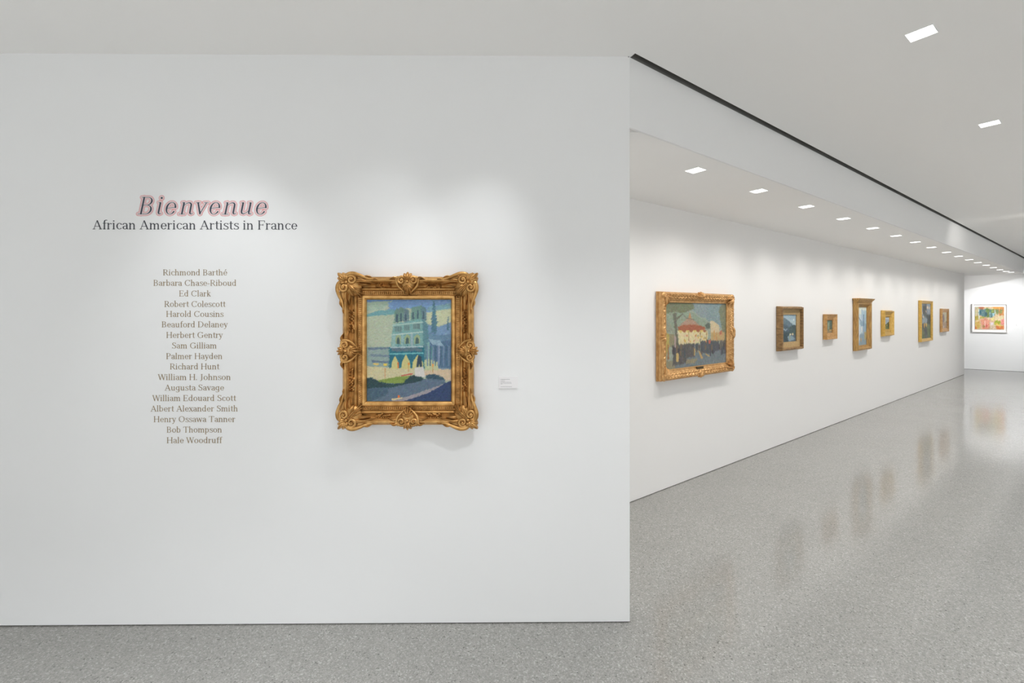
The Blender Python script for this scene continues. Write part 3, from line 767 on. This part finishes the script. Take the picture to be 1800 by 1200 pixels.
def corner_part(sx, sz):
    """carved corner: palmette on the point, two scrolls running along the rails, acanthus in the middle; (a, b) run inwards from the tip"""
    v, f = [], []
    T = lambda a, b, w_: (sx * (ow + 9 * U - a * U), sz * (oh + 8 * U - b * U), w_)
    def both(fn):
        fn(lambda a, b, w_: T(a, b, w_)); fn(lambda a, b, w_: T(b, a, w_))
    def B3(c, r):                                   # blob in the same frame
        blob(v, f, c, r)
    B3(T(24, 24, .044), (19 * U, 19 * U, .024)); B3(T(12, 12, .040), (11 * U, 11 * U, .022))
    # tip palmette
    for ea, eb in ((1.5, 1.5), (1, 10), (10, 1), (3, 19), (19, 3)):
        leaf(v, f, [T(17, 17, .056), T((17 + ea) / 2, (17 + eb) / 2, .066), T(ea, eb, .050)], 5.4 * U, .013, .4, 5, 9, .6)
    B3(T(18, 18, .066), (3.4 * U, 3.4 * U, .012))
    def half(t):
        # outer C scroll: rises from the palmette, sweeps along the rail's outer edge
        pth = smooth_path([t(16, 11, .060), t(21, 4.5, .066), t(30, 2.8, .070), t(40, 5.5, .070), t(50, 9.5, .066), t(60, 12, .062), t(72, 12.5, .058)], 6)
        n_ = len(pth)
        tube(v, f, [(q_[0], -q_[2], q_[1]) for q_ in pth], [U * (3.9 - 2.2 * i / (n_ - 1)) for i in range(n_)], 8, .8)
        leaf(v, f, [t(22, 12, .040), t(36, 11, .048), t(52, 15, .048), t(74, 17, .044)], 9.5 * U, .014, .25, 6, 11, .35)
        # volute eye inside the scroll
        c = t(27, 14, 0); r = 8.0 * U
        a0 = math.atan2(t(21, 8, 0)[1] - c[1], t(21, 8, 0)[0] - c[0])
        hand = 1 if (t(1, 0, 0)[0] - t(0, 0, 0)[0]) * (t(0, 1, 0)[1] - t(0, 0, 0)[1]) - (t(1, 0, 0)[1] - t(0, 0, 0)[1]) * (t(0, 1, 0)[0] - t(0, 0, 0)[0]) > 0 else -1
        sp = volute(c[0], c[1], r, r * .22, a0, hand * 1.35, .064, .072)
        tube(v, f, [(q_[0], -q_[2], q_[1]) for q_ in sp], [U * (3.1 - 1.3 * i / 40) for i in range(41)], 8, .9)
        B3((c[0], c[1], .068), (2.0 * U, 2.0 * U, .011))
        # long acanthus along the cove
        leaf(v, f, [t(30, 17, .056), t(42, 15, .062), t(54, 17, .056), t(66, 20, .046)], 4.6 * U, .013, .5, 5)
        leaf(v, f, [t(36, 22, .050), t(46, 22, .056), t(57, 22, .048)], 3.6 * U, .012, .5, 5)
        leaf(v, f, [t(46, 9, .060), t(55, 7.5, .064), t(63, 10.5, .056)], 2.8 * U, .010, .4, 5)
        leaf(v, f, [t(60, 15, .054), t(68, 12, .060), t(76, 15.5, .050)], 2.6 * U, .010, .4, 5)
        # inner spray
        leaf(v, f, [t(24, 22, .058), t(32, 27, .064), t(43, 30, .046)], 4.6 * U, .014, .5, 5)
        leaf(v, f, [t(26, 26, .056), t(34, 33, .058), t(44, 38, .042)], 4.2 * U, .013, .5, 5)
        leaf(v, f, [t(22, 24, .060), t(29, 31, .064), t(36, 36, .050)], 3.4 * U, .014, .4, 5)
    both(half)
    leaf(v, f, [T(22, 22, .062), T(31, 31, .068), T(43, 43, .044)], 4.4 * U, .014, .5, 5)
    return fix(mesh('corner_ornament', v, f))
for sx in (-1, 1):
    for sz in (-1, 1):
        link('corner_ornament', corner_part(sx, sz), M_GOLD, pic, smooth=50)

def centre_part(T):
    """carved cartouche in the middle of a rail; a runs along the rail, b inwards from the outer tip"""
    v, f = [], []
    blob(v, f, T(0, 20, .046), tuple(abs(x) for x in (T(13, 14, 0)[0] - T(0, 0, 0)[0] or 0, T(13, 14, 0)[1] - T(0, 0, 0)[1] or 0)) + (.020,))
    for ea, eb in ((0, 0), (-6, 2), (6, 2)):
        leaf(v, f, [T(0, 15, .060), T(ea * .6, 8, .070), T(ea, eb, .056)], 3.8 * U, .013, .4, 5, 9, .6)
    blob(v, f, T(0, 17, .070), (3 * U, 3 * U, .010))
    for s in (-1, 1):
        c = T(s * 10.5, 15, 0)
        q0 = T(s * 4, 12, 0)
        a0 = math.atan2(q0[1] - c[1], q0[0] - c[0])
        k1, k2 = np.array(T(1, 0, 0)[:2]) - np.array(T(0, 0, 0)[:2]), np.array(T(0, 1, 0)[:2]) - np.array(T(0, 0, 0)[:2])
        hand = s * (1 if k1[0] * k2[1] - k1[1] * k2[0] > 0 else -1)
        sp = volute(c[0], c[1], 7.2 * U, 1.6 * U, a0, hand * 1.3, .062, .070)
        tube(v, f, [(q_[0], -q_[2], q_[1]) for q_ in sp], [U * (2.6 - 1.1 * i / 40) for i in range(41)], 8, .9)
        blob(v, f, (c[0], c[1], .066), (1.9 * U, 1.9 * U, .011))
        pth = smooth_path([T(s * 15, 9, .064), T(s * 19, 13, .066), T(s * 17, 23, .060), T(s * 10, 31, .054), T(s * 3, 36, .046)], 6)
        tube(v, f, [(q_[0], -q_[2], q_[1]) for q_ in pth], [U * (2.6 - 1.2 * i / (len(pth) - 1)) for i in range(len(pth))], 8, .9)
        leaf(v, f, [T(s * 16, 13, .062), T(s * 23, 10, .068), T(s * 33, 14, .056)], 3.6 * U, .012, .5, 5)
        leaf(v, f, [T(s * 17, 18, .054), T(s * 25, 18, .058), T(s * 34, 21, .044)], 3.4 * U, .012, .5, 5)
    for ea, eb in ((0, 41), (-6, 38), (6, 38), (-10, 32), (10, 32)):
        leaf(v, f, [T(0, 23, .060), T(ea * .6, (23 + eb) / 2, .062), T(ea, eb, .040)], 3.0 * U, .012, .4, 5, 9, .5)
    return fix(mesh('cartouche', v, f))
for T in (lambda a, b, w_: (a * U, oh + 8 * U - b * U, w_), lambda a, b, w_: (a * U, -(oh + 8 * U - b * U), w_),
          lambda a, b, w_: (ow + 9 * U - b * U, a * U, w_), lambda a, b, w_: (-(ow + 9 * U - b * U), a * U, w_)):
    link('cartouche', centre_part(T), M_GOLD, pic, smooth=50)
def foliage(along, half, T):
    v, f = [], []
    rr = random.Random(5)
    n_ = int(half / .0135)
    for s in (-1, 1):
        for k in range(n_):
            a = s * (30 * U + (half - 30 * U) * k / n_)
            e = rr.uniform(-.003, .003)
            leaf(v, f, [T(a, .068 + e, .028), T(a + s * .009, .066 + e * 2, .038), T(a + s * .02, .070 - e * 2, .030)], .0095, .011, .45, 4)
            if k % 2: leaf(v, f, [T(a, .075, .032), T(a + s * .008, .080, .042), T(a + s * .016, .078, .036)], .006, .008, .4, 4)
    return fix(mesh('foliage', v, f))
for sg in (-1, 1):
    link('foliage', foliage(0, cw / 2 - .06, lambda a, d, w_: (a, sg * (ch / 2 + d), w_)), M_GOLD, pic, smooth=50)
    link('foliage', foliage(0, ch / 2 - .06, lambda a, d, w_: (sg * (cw / 2 + d), a, w_)), M_GOLD, pic, smooth=50)

# ------------------------------------------------------------------ pictures along the corridor
AD = ang(D)
def hang(s0, s1, zb_, zt, label, off=.004):
    p = C0 + D * (s0 + s1) / 2 + N * off
    return thing('framed_painting', label, 'painting', (p[0], p[1], (zb_ + zt) / 2), AD, None)

# carousel
s0, s1, zb_, zt = .335, 1.547, .985, 1.778
t = hang(s0, s1, zb_, zt, 'painting of a lit fairground carousel and crowd in carved pale gold frame', .006)
W_, H_ = s1 - s0, zt - zb_
rw = .098
iw, ih = W_ - 2 * rw, H_ - 2 * rw
def sinh(x, z, k, i):
    d = PC[k][0]
    if .018 < d < .090:
        a = x if abs(abs(z) - (ih / 2 + d)) < 1e-6 else z
        e = math.sin(math.pi * (d - .018) / .072) ** .6
        return e * (.0035 * math.sin(a * 260 + 2.2 * math.sin(d * 190)) + .003 * math.sin(d * 330 + 1.6 * math.sin(a * 140)) + .002 * math.sin(a * 520 - d * 260))
    return 0
PC = [(0, .02), (0, .042), (.004, .050), (.020, .052), (.026, .060), (.036, .066), (.048, .072), (.060, .079), (.072, .083), (.082, .084), (.090, .080), (.094, .074), (.0955, .066), (.100, .064), (.100, .056), (.103, .052), (.103, .034), (.099, .031), (.099, .025), (.105, .022), (.105, .002), (.02, .002)]
PC = [(d * rw / .105, w_ * .80) for d, w_ in PC]
PC = [(a[0] + (b[0] - a[0]) * k / 3, a[1] + (b[1] - a[1]) * k / 3) for a, b in zip(PC, PC[1:]) for k in range(3)] + PC[-1:]
link('moulding', sweep(iw, ih, PC, .0055, sinh), M_GOLD2, t, smooth=50)
v, f = [], []
for sx in (-1, 1):
    for sz in (-1, 1):
        vv_, ff_ = [], []
        cx_, cz_ = sx * (W_ / 2 - .012), sz * (H_ / 2 - .012)
        blob(vv_, ff_, (cx_ - sx * .022, cz_ - sz * .022, .060), (.032, .032, .013))
        for dx, dz in ((-.095, -.012), (-.012, -.095), (-.07, -.05), (-.05, -.07), (-.055, -.055), (.012, .012), (.014, -.024), (-.024, .014)):
            leaf(vv_, ff_, [(cx_ - sx * .022, cz_ - sz * .022, .066), (cx_ - sx * .03 + sx * dx * .5, cz_ - sz * .03 + sz * dz * .5, .075), (cx_ - sx * .03 + sx * dx, cz_ - sz * .03 + sz * dz, .058)], .012, .012, .45, 4, 9, .5)
        link('corner_ornament', fix(mesh('corner_ornament', vv_, ff_)), M_GOLD2, t, smooth=50)
for ax, az in ((0, 1), (0, -1), (1, 0), (-1, 0)):
    vv_, ff_ = [], []
    cx_, cz_ = ax * (W_ / 2 - .035), az * (H_ / 2 - .035)
    blob(vv_, ff_, (cx_, cz_, .060), (.036 if az else .024, .024 if az else .036, .014))
    for k in range(7):
        a = math.radians(-90 + 30 * k); ea, eb = math.sin(a) * .07, math.cos(a) * .045
        dx, dz = (ea, az * eb) if az else (ax * eb, ea)
        leaf(vv_, ff_, [(cx_, cz_, .068), (cx_ + dx * .5, cz_ + dz * .5, .075), (cx_ + dx, cz_ + dz, .060)], .011, .010, .4, 4, 9, .5)
    link('rail_ornament', fix(mesh('rail_ornament', vv_, ff_)), M_GOLD2, t, smooth=50)
v, f = [], []; box(v, f, (-.055, -.054, -ih / 2 - .026), (.055, -.04, -ih / 2 - .006))
o = link('nameplate', mesh('nameplate', v, f), M_PLATE, t); o['label'] = 'dark brass nameplate'
c_ = lambda x, y: ((x - 230) / 648, (y - 230) / (735 - 50 * (x - 230) / 648))
def PK(col, *pts): return (col, [c_(x, y) for x, y in pts])
polys = [PK((150, 162, 150), (200, 200), (900, 200), (900, 1000), (200, 1000)),
    PK((132, 150, 156), (500, 200), (900, 200), (900, 330), (600, 400), (480, 300)),
    PK((124, 147, 153), (680, 240), (860, 240), (860, 540), (760, 480), (640, 420)),
    PK((138, 156, 138), (210, 340), (480, 330), (640, 430), (640, 520), (210, 560)),
    PK((110, 118, 92), (210, 210), (500, 225), (520, 290), (440, 330), (380, 345), (330, 330), (210, 350)),
    PK((116, 122, 100), (790, 330), (800, 280), (830, 240), (900, 230), (900, 640), (850, 660), (820, 470)),
    PK((142, 150, 134), (210, 390), (240, 385), (330, 560), (210, 560)),
    PK((182, 160, 84), (210, 560), (270, 570), (268, 720), (210, 900)), PK((140, 132, 104), (268, 575), (320, 575), (320, 720), (268, 720)),
    PK((176, 142, 122), (360, 490), (430, 420), (470, 375), (510, 420), (570, 480), (540, 490)),
    PK((164, 88, 62), (350, 500), (400, 478), (520, 474), (620, 495), (645, 525), (600, 545), (360, 545)),
    PK((226, 212, 164), (350, 540), (640, 535), (665, 560), (660, 660), (560, 690), (360, 690)),
    PK((214, 194, 158), (690, 430), (720, 425), (790, 480), (800, 640), (700, 650)), PK((84, 96, 92), (630, 480), (670, 450), (692, 470), (692, 520), (650, 520)),
    PK((190, 160, 110), (700, 560), (860, 560), (860, 660), (700, 660)), PK((188, 110, 84), (800, 545), (830, 545), (830, 590), (800, 590)),
    PK((110, 124, 134), (380, 790), (900, 760), (900, 960), (230, 985), (320, 900)),
    PK((140, 136, 112), (210, 860), (320, 870), (330, 990), (210, 990)), PK((150, 140, 112), (430, 860), (560, 850), (520, 900), (430, 910)),
    PK((84, 82, 84), (360, 690), (520, 680), (520, 830), (440, 840), (430, 900), (300, 920), (310, 760), (290, 700)),
    PK((78, 78, 86), (525, 690), (560, 680), (560, 760), (528, 770)), PK((78, 84, 92), (580, 660), (660, 650), (790, 660), (800, 770), (680, 800), (580, 790)),
    PK((96, 92, 88), (800, 660), (880, 650), (880, 750), (800, 770)),
    PK((100, 100, 90), (300, 350), (340, 345), (338, 420), (350, 560), (362, 760), (335, 780), (325, 560))]
det = [PK((100, 98, 86), (335, 400), (400, 350), (404, 358), (345, 420)), PK((104, 100, 88), (398, 352), (440, 400), (520, 415), (518, 421), (436, 406)),
       PK((196, 140, 96), (470, 340), (474, 340), (488, 400), (458, 400))]
for k in range(8):
    x = 360 + k * 36; det.append(PK((222, 196, 110) if k % 2 == 0 else (160, 90, 60), (x, 545), (x + 18, 562), (x + 36, 545), (x + 36, 536), (x, 536)))
for x in (460, 580, 650): det.append(PK((150, 120, 70), (x - 3, 545), (x + 3, 545), (x + 3, 690), (x - 3, 690)))
rr = random.Random(2)
for k in range(26):
    x, y = rr.uniform(365, 650), rr.uniform(570, 660); det.append(PK(rr.choice([(206, 120, 90), (232, 216, 160), (150, 150, 130), (214, 170, 80), (228, 190, 170)]), (x, y), (x + 14, y - 3), (x + 12, y + 16), (x + 2, y + 18)))
for k in range(34):
    x, y = rr.uniform(285, 870), rr.uniform(690, 770); h_ = rr.uniform(40, 80); det.append(PK(rr.choice([(58, 56, 64), (74, 74, 88), (96, 84, 80), (64, 76, 86), (110, 92, 76)]), (x, y), (x + 9, y - 10), (x + 18, y), (x + 17, y + h_), (x + 2, y + h_)))
det += [PK((206, 96, 78), (672, 655), (690, 645), (698, 665), (690, 690), (674, 690)), PK((214, 180, 110), (335, 790), (358, 780), (360, 880), (335, 880)),
        PK((196, 158, 96), (560, 770), (574, 770), (610, 850), (590, 860)), PK((190, 160, 100), (640, 800), (690, 830), (680, 838), (640, 815)), PK((196, 158, 90), (516, 740), (526, 740), (526, 820), (516, 820)),
        PK((150, 100, 60), (255, 690), (262, 690), (268, 850), (252, 850)), PK((176, 150, 150), (318, 600), (332, 600), (334, 720), (320, 720)),
        PK((216, 150, 70), (735, 540), (742, 540), (742, 640), (735, 640)), PK((206, 130, 60), (760, 560), (766, 560), (766, 650), (760, 650))]
img, hg = paint(270, 176, polys, 5, 2500, 7500, (6, 2.2), (3.4, 1.1), 11, lambda x, y: 1.35 if y > .55 else .4, det)
img = img * .82 + np.array([146, 140, 118]) * .18
canvas(iw + .004, ih + .004, img, hg, .026, t, .0008)

def simple_frame(t, W_, H_, prof, m, liner=None):
    """moulded frame whose outer size is W_ x H_; returns the opening"""
    rw_ = max(d for d, _ in prof)
    link('moulding', sweep(W_ - 2 * rw_, H_ - 2 * rw_, prof, .08), m, t, smooth=25)
    return W_ - 2 * rw_, H_ - 2 * rw_

# deep box frame with a wide liner: misty hillside
s0, s1, zb_, zt = 2.624, 3.222, 1.130, 1.664
t = hang(s0, s1, zb_, zt, 'painting of misty blue-green hillside in deep brown box frame with wide liner')
W_, H_ = s1 - s0, zt - zb_
iw, ih = simple_frame(t, W_, H_, [(0, .012), (0, .034), (.004, .062), (.008, .067), (.024, .067), (.028, .062), (.0285, .050), (.033, .047), (.035, .034), (.033, .030), (.036, .024), (.037, .001), (.01, .001)], M_WOODG)
o = link('liner', sweep(iw - .13, ih - .13, [(0, .008), (0, .022), (.003, .025), (.052, .030), (.060, .034), (.066, .034), (.066, .008)], .08), M_LINER, t, smooth=25)
o['label'] = 'plain oatmeal liner'
polys = [((176, 196, 200), [(0, 0), (1, 0), (1, 1), (0, 1)]), ((160, 184, 196), [(0, 0), (1, 0), (1, .25), (.6, .2), (0, .1)]),
    ((104, 124, 134), [(0, .1), (.2, .12), (.5, .22), (.8, .38), (1, .42), (1, 1), (0, 1)]), ((84, 102, 112), [(0, .3), (.3, .35), (.6, .5), (1, .6), (1, 1), (0, 1)]),
    ((72, 92, 92), [(.55, .45), (.8, .38), (1, .4), (1, .75), (.5, .7)]), ((66, 84, 90), [(0, .6), (.5, .65), (.6, 1), (0, 1)]), ((134, 156, 168), [(.4, .8), (.55, .74), (.8, .8), (.95, .92), (.5, .98)])]
det = [((226, 218, 180), [(.55, .70), (.66, .69), (.68, .75), (.56, .76)]), ((222, 206, 160), [(.74, .68), (.82, .69), (.82, .76), (.72, .75)]), ((226, 230, 222), [(.8, .17), (.87, .16), (.88, .22), (.82, .23)]),
       ((150, 166, 180), [(.05, .45), (.3, .55), (.4, .5), (.42, .53), (.3, .6), (.05, .5)]), ((150, 160, 120), [(.55, .76), (.6, .76), (.6, .9), (.56, .9)])]
img, hg = paint(90, 76, polys, 11, 700, 1500, (5, 2), (2.8, 1.0), 11, lambda x, y: .6, det)
canvas(iw - .128, ih - .128, img, hg, .012, t)

# small sketch in a wide bevelled gilt frame
s0, s1, zb_, zt = 3.998, 4.364, 1.2185, 1.5635
t = hang(s0, s1, zb_, zt, 'very small dark green sketch in wide copper-gold frame, between two larger pictures')
W_, H_ = s1 - s0, zt - zb_
PS = [(0, .008), (0, .018), (.008, .020), (.012, .026), (.020, .028), (.028, .030), (.05, .038), (.072, .046), (.076, .049), (.084, .049), (.085, .046), (.085, .001), (.02, .001)]
iw, ih = simple_frame(t, W_, H_, PS, M_GOLD2)
polys = [((98, 124, 106), [(0, 0), (1, 0), (1, 1), (0, 1)]), ((84, 104, 92), [(.6, 0), (1, 0), (1, .8), (.6, .8)]), ((150, 128, 96), [(0, .78), (1, .7), (1, 1), (0, 1)])]
det = [((150, 160, 140), [(.3, .2), (.5, .2), (.45, .7), (.3, .7)]), ((128, 116, 84), [(.5, .5), (.62, .5), (.62, .8), (.5, .8)]), ((186, 160, 96), [(.5, .74), (.9, .72), (.9, .8), (.5, .8)])]
img, hg = paint(56, 52, polys, 12, 300, 600, (4, 1.6), (2.4, 1), 10, lambda x, y: 1.3, det)
canvas(iw + .003, ih + .003, img, hg, .011, t)

# tall tabernacle frame with a cornice
s0, s1, zb_, zt = 5.123, 5.750, 1.004, 1.795
t = hang(s0, s1, zb_, zt, 'tall pale blue painting in deep gilt frame topped by a projecting cornice')
W_, H_ = s1 - s0, zt - zb_ - .05
PT = [(0, .008), (0, .016), (.010, .018), (.016, .030), (.026, .034), (.034, .052), (.042, .062), (.046, .065), (.062, .065), (.066, .058), (.068, .046), (.074, .040), (.075, .028), (.076, .012), (.076, .001), (.02, .001)]
m_ = sweep(W_ - .152, H_ - .152, PT, .08)
o = link('moulding', m_, M_GOLD4, t, smooth=25); o.location.z = -.025
v, f = [], []
for (x0, z0, z1, d_) in ((W_ / 2 - .004, -.006, .012, .066), (W_ / 2 + .004, .012, .024, .072), (W_ / 2 + .016, .024, .036, .082), (W_ / 2 + .024, .036, .048, .090), (W_ / 2 + .028, .048, .056, .094)):
    box(v, f, (-x0, -d_, H_ / 2 - .025 + z0), (x0, -.001, H_ / 2 - .025 + z1))
link('cornice', mesh('cornice', v, f), M_GOLD4, t)
polys = [((196, 212, 216), [(0, 0), (1, 0), (1, 1), (0, 1)]), ((222, 226, 214), [(0, 0), (1, 0), (1, .1), (.4, .2), (0, .12)]), ((172, 196, 206), [(.5, .05), (1, .1), (1, .7), (.6, .6)]),
    ((146, 172, 188), [(.35, .4), (.6, .35), (1, .45), (1, .75), (.7, .7)]), ((212, 220, 224), [(0, .15), (.3, .3), (.45, .9), (0, .95)]), ((138, 158, 170), [(.4, .7), (1, .7), (1, 1), (.3, 1)]), ((176, 160, 110), [(.8, .66), (1, .66), (1, .86), (.8, .86)])]
det = [((88, 108, 136), [(.05, .12), (.13, .13), (.14, .18), (.05, .17)]), ((110, 132, 158), [(.1, .18), (.14, .18), (.5, .36), (.47, .38)]), ((196, 160, 96), [(.44, .82), (.54, .82), (.52, .9), (.46, .9)]), ((224, 226, 222), [(.5, .52), (.62, .5), (.64, .64), (.54, .64)]), ((104, 130, 152), [(.7, .2), (.78, .2), (.78, .5), (.7, .5)])]
img, hg = paint(66, 92, polys, 13, 600, 1300, (5, 1.8), (2.8, 1.0), 8, lambda x, y: 1.45, det)
o = canvas(W_ - .149, H_ - .149, img, hg, .010, t); o.location.z = -.025

# small landscape in bright gilt frame
s0, s1, zb_, zt = 6.421, 6.939, 1.180, 1.622
t = hang(s0, s1, zb_, zt, 'little landscape in wide bright yellow gold frame, right of the tall blue picture')
W_, H_ = s1 - s0, zt - zb_
PB = [(0, .008), (0, .014), (.014, .016), (.016, .024), (.024, .026), (.030, .022), (.046, .026), (.078, .042), (.090, .052), (.096, .055), (.108, .055), (.110, .048), (.112, .030), (.118, .026), (.120, .001), (.03, .001)]
iw, ih = simple_frame(t, W_, H_, PB, M_GOLD3)
polys = [((176, 186, 196), [(0, 0), (1, 0), (1, 1), (0, 1)]), ((156, 170, 186), [(0, .2), (1, .24), (1, .5), (0, .55)]), ((92, 98, 62), [(.3, .6), (.7, .45), (1, .35), (1, 1), (0, 1), (0, .85)]), ((120, 128, 84), [(0, .82), (.6, .75), (.6, 1), (0, 1)])]
det = [((120, 134, 156), [(0, .2), (.9, .23), (.9, .25), (0, .22)]), ((196, 184, 120), [(.5, .62), (.6, .6), (.62, .72), (.5, .74)]), ((64, 72, 46), [(.75, .5), (.9, .45), (.95, .9), (.75, .8)])]
img, hg = paint(56, 44, polys, 14, 300, 600, (4, 1.6), (2.4, 1), 9, lambda x, y: .2, det)
canvas(iw + .003, ih + .003, img, hg, .010, t)

# tall dark picture, narrow yellow frame
s0, s1, zb_, zt = 8.702, 9.566, .995, 1.823
t = hang(s0, s1, zb_, zt, 'dark grey-green figure painting in narrow yellow-gold frame, larger of the last pair')
W_, H_ = s1 - s0, zt - zb_
PN = [(0, .010), (0, .030), (.010, .032), (.014, .036), (.030, .040), (.044, .048), (.050, .051), (.058, .051), (.060, .046), (.062, .001), (.02, .001)]
iw, ih = simple_frame(t, W_, H_, PN, M_GOLD3)
polys = [((104, 108, 106), [(0, 0), (1, 0), (1, 1), (0, 1)]), ((128, 140, 152), [(0, 0), (.4, .05), (.3, .35), (0, .4)]), ((140, 150, 162), [(.6, 0), (1, 0), (1, .3), (.65, .3)]), ((84, 86, 82), [(.2, .05), (.55, .05), (.5, .35), (.2, .3)]),
    ((80, 86, 86), [(.55, .32), (1, .32), (1, .6), (.6, .55)]), ((150, 160, 166), [(.15, .42), (.4, .38), (.68, .44), (.62, .55), (.15, .55)]), ((88, 92, 88), [(.1, .55), (.7, .55), (.65, .9), (.2, .9)]), ((112, 122, 94), [(0, .75), (.3, .7), (.4, 1), (0, 1)]), ((110, 120, 92), [(.6, .6), (1, .6), (1, 1), (.7, 1)])]
det = [((196, 150, 76), [(.3, .58), (.45, .55), (.4, .68), (.3, .68)]), ((206, 170, 90), [(.5, .56), (.62, .57), (.62, .68), (.54, .66)]), ((222, 200, 176), [(.5, .2), (.56, .19), (.57, .24), (.5, .25)]), ((224, 206, 170), [(.62, .08), (.75, .08), (.76, .14), (.62, .15)]), ((216, 210, 190), [(.1, .25), (.2, .25), (.2, .31), (.1, .31)]), ((214, 206, 176), [(.84, .1), (.92, .12), (.9, .17), (.84, .16)]), ((216, 200, 180), [(.2, .35), (.35, .37), (.33, .41), (.2, .4)])]
img, hg = paint(72, 72, polys, 15, 600, 1200, (4.5, 1.8), (2.6, 1.1), 13, lambda x, y: 1.2, det)
canvas(iw + .003, ih + .003, img, hg, .022, t)

# small last picture
s0, s1, zb_, zt = 10.413, 11.039, 1.147, 1.666
t = hang(s0, s1, zb_, zt, 'small pale pinkish-grey painting in gilt frame, last one before the corridor corner')
W_, H_ = s1 - s0, zt - zb_
iw, ih = simple_frame(t, W_, H_, [(0, .010), (0, .022), (.010, .024), (.020, .030), (.050, .036), (.064, .042), (.072, .043), (.080, .043), (.082, .038), (.083, .001), (.02, .001)], M_GOLD2)
polys = [((190, 184, 160), [(0, 0), (1, 0), (1, 1), (0, 1)]), ((152, 136, 130), [(.1, .1), (.5, .12), (.55, .5), (.3, .9), (.1, .9)]), ((168, 146, 126), [(.3, .6), (1, .6), (1, 1), (0, 1)]), ((130, 124, 108), [(.75, .56), (1, .56), (1, .64), (.75, .64)])]
det = [((204, 188, 180), [(.3, .85), (.5, .82), (.5, .95), (.3, .95)]), ((128, 112, 112), [(.2, .2), (.4, .2), (.36, .6), (.22, .6)])]
img, hg = paint(56, 46, polys, 16, 300, 600, (4, 1.6), (2.4, 1), 8, lambda x, y: 1.3, det)
canvas(iw + .003, ih + .003, img, hg, .016, t)

# ------------------------------------------------------------------ white framed picture on the end wall
FR = NE * .045
ua, zt = hit(E0 + FR, RE, 1708.6, 534); ub, zb_ = hit(E0 + FR, RE, 1771.7, 584.6)
W_, H_ = ub - ua, zt - zb_
p = E0 + RE * (ua + ub) / 2 + NE * .004
t = thing('framed_painting', 'colourful orange, green and pink picture in white box frame on end wall', 'painting', (p[0], p[1], (zt + zb_) / 2), ang(RE))
iw, ih = simple_frame(t, W_, H_, [(0, .012), (0, .044), (.002, .046), (.020, .046), (.022, .044), (.022, .001), (.01, .001)], M_WFRAME)
v, f = [], []; box(v, f, (-iw / 2, -.014, -ih / 2), (iw / 2, -.006, ih / 2))
link('mat_board', mesh('mat_board', v, f), M_MATB, t)
X1 = lambda x, y: ((x - 212) / 773, (y - 285) / 590)
def PE(col, *pts): return (col, [X1(x, y) for x, y in pts])
polys = [PE((206, 178, 140), (190, 260), (1000, 260), (1000, 900), (190, 900)), PE((186, 176, 140), (212, 285), (320, 285), (310, 520), (212, 560)), PE((168, 100, 70), (310, 285), (450, 285), (430, 360), (320, 350)),
    PE((92, 124, 124), (300, 350), (740, 340), (740, 500), (680, 560), (480, 560), (310, 500)), PE((108, 128, 74), (500, 300), (600, 330), (590, 560), (500, 560)), PE((124, 140, 76), (640, 340), (730, 340), (720, 440), (640, 450)),
    PE((120, 132, 82), (750, 350), (840, 340), (830, 480), (750, 470)), PE((196, 130, 76), (840, 300), (960, 300), (960, 500), (840, 500)), PE((216, 156, 80), (680, 285), (940, 285), (900, 330), (720, 360)), PE((132, 138, 80), (860, 360), (920, 350), (930, 440), (860, 450)),
    PE((176, 156, 70), (212, 520), (310, 530), (300, 620), (212, 640)), PE((172, 170, 84), (340, 530), (480, 530), (470, 570), (340, 590)), PE((214, 202, 132), (620, 600), (700, 540), (720, 600), (660, 660)),
    PE((210, 196, 160), (740, 540), (900, 510), (960, 600), (880, 640), (740, 620)), PE((214, 144, 120), (360, 620), (480, 580), (600, 620), (600, 870), (400, 870)), PE((206, 170, 96), (212, 690), (340, 650), (360, 780), (300, 860), (212, 870)),
    PE((160, 164, 60), (710, 680), (780, 630), (890, 660), (860, 740), (730, 740)), PE((206, 120, 66), (740, 770), (860, 780), (960, 760), (960, 860), (800, 860)), PE((222, 140, 130), (900, 600), (985, 600), (985, 760), (900, 740)),
    PE((206, 186, 160), (600, 690), (720, 700), (760, 860), (600, 870)), PE((222, 188, 92), (760, 700), (900, 760), (880, 790), (760, 740))]
det = [PE((206, 224, 226), (315, 350), (330, 350), (330, 600), (315, 600)), PE((200, 220, 216), (604, 420), (616, 420), (616, 580), (604, 580)), PE((210, 226, 222), (735, 380), (750, 380), (750, 480), (735, 480)), PE((166, 206, 220), (680, 450), (715, 450), (710, 530), (680, 530)),
       PE((56, 96, 110), (330, 380), (380, 390), (370, 470), (330, 470)), PE((60, 92, 100), (480, 430), (540, 430), (540, 520), (490, 520)), PE((196, 70, 80), (510, 740), (540, 740), (540, 820), (510, 820)), PE((160, 128, 80), (420, 770), (470, 770), (470, 820), (420, 820)),
       PE((228, 190, 176), (470, 640), (485, 640), (485, 780), (470, 780)), PE((206, 120, 66), (212, 810), (260, 800), (260, 870), (212, 870)), PE((220, 206, 214), (630, 690), (700, 690), (700, 740), (630, 750))]
img, hg = paint(100, 76, polys, 17, 900, 1800, (5, 2.4), (3, 1.4), 14, lambda x, y: 1.2 * math.sin(x * 9) + y * 3, det)
k = 773 / (1075 - 124)
canvas(W_ * .815, H_ * .79, img, hg, .024, t, name='paper')
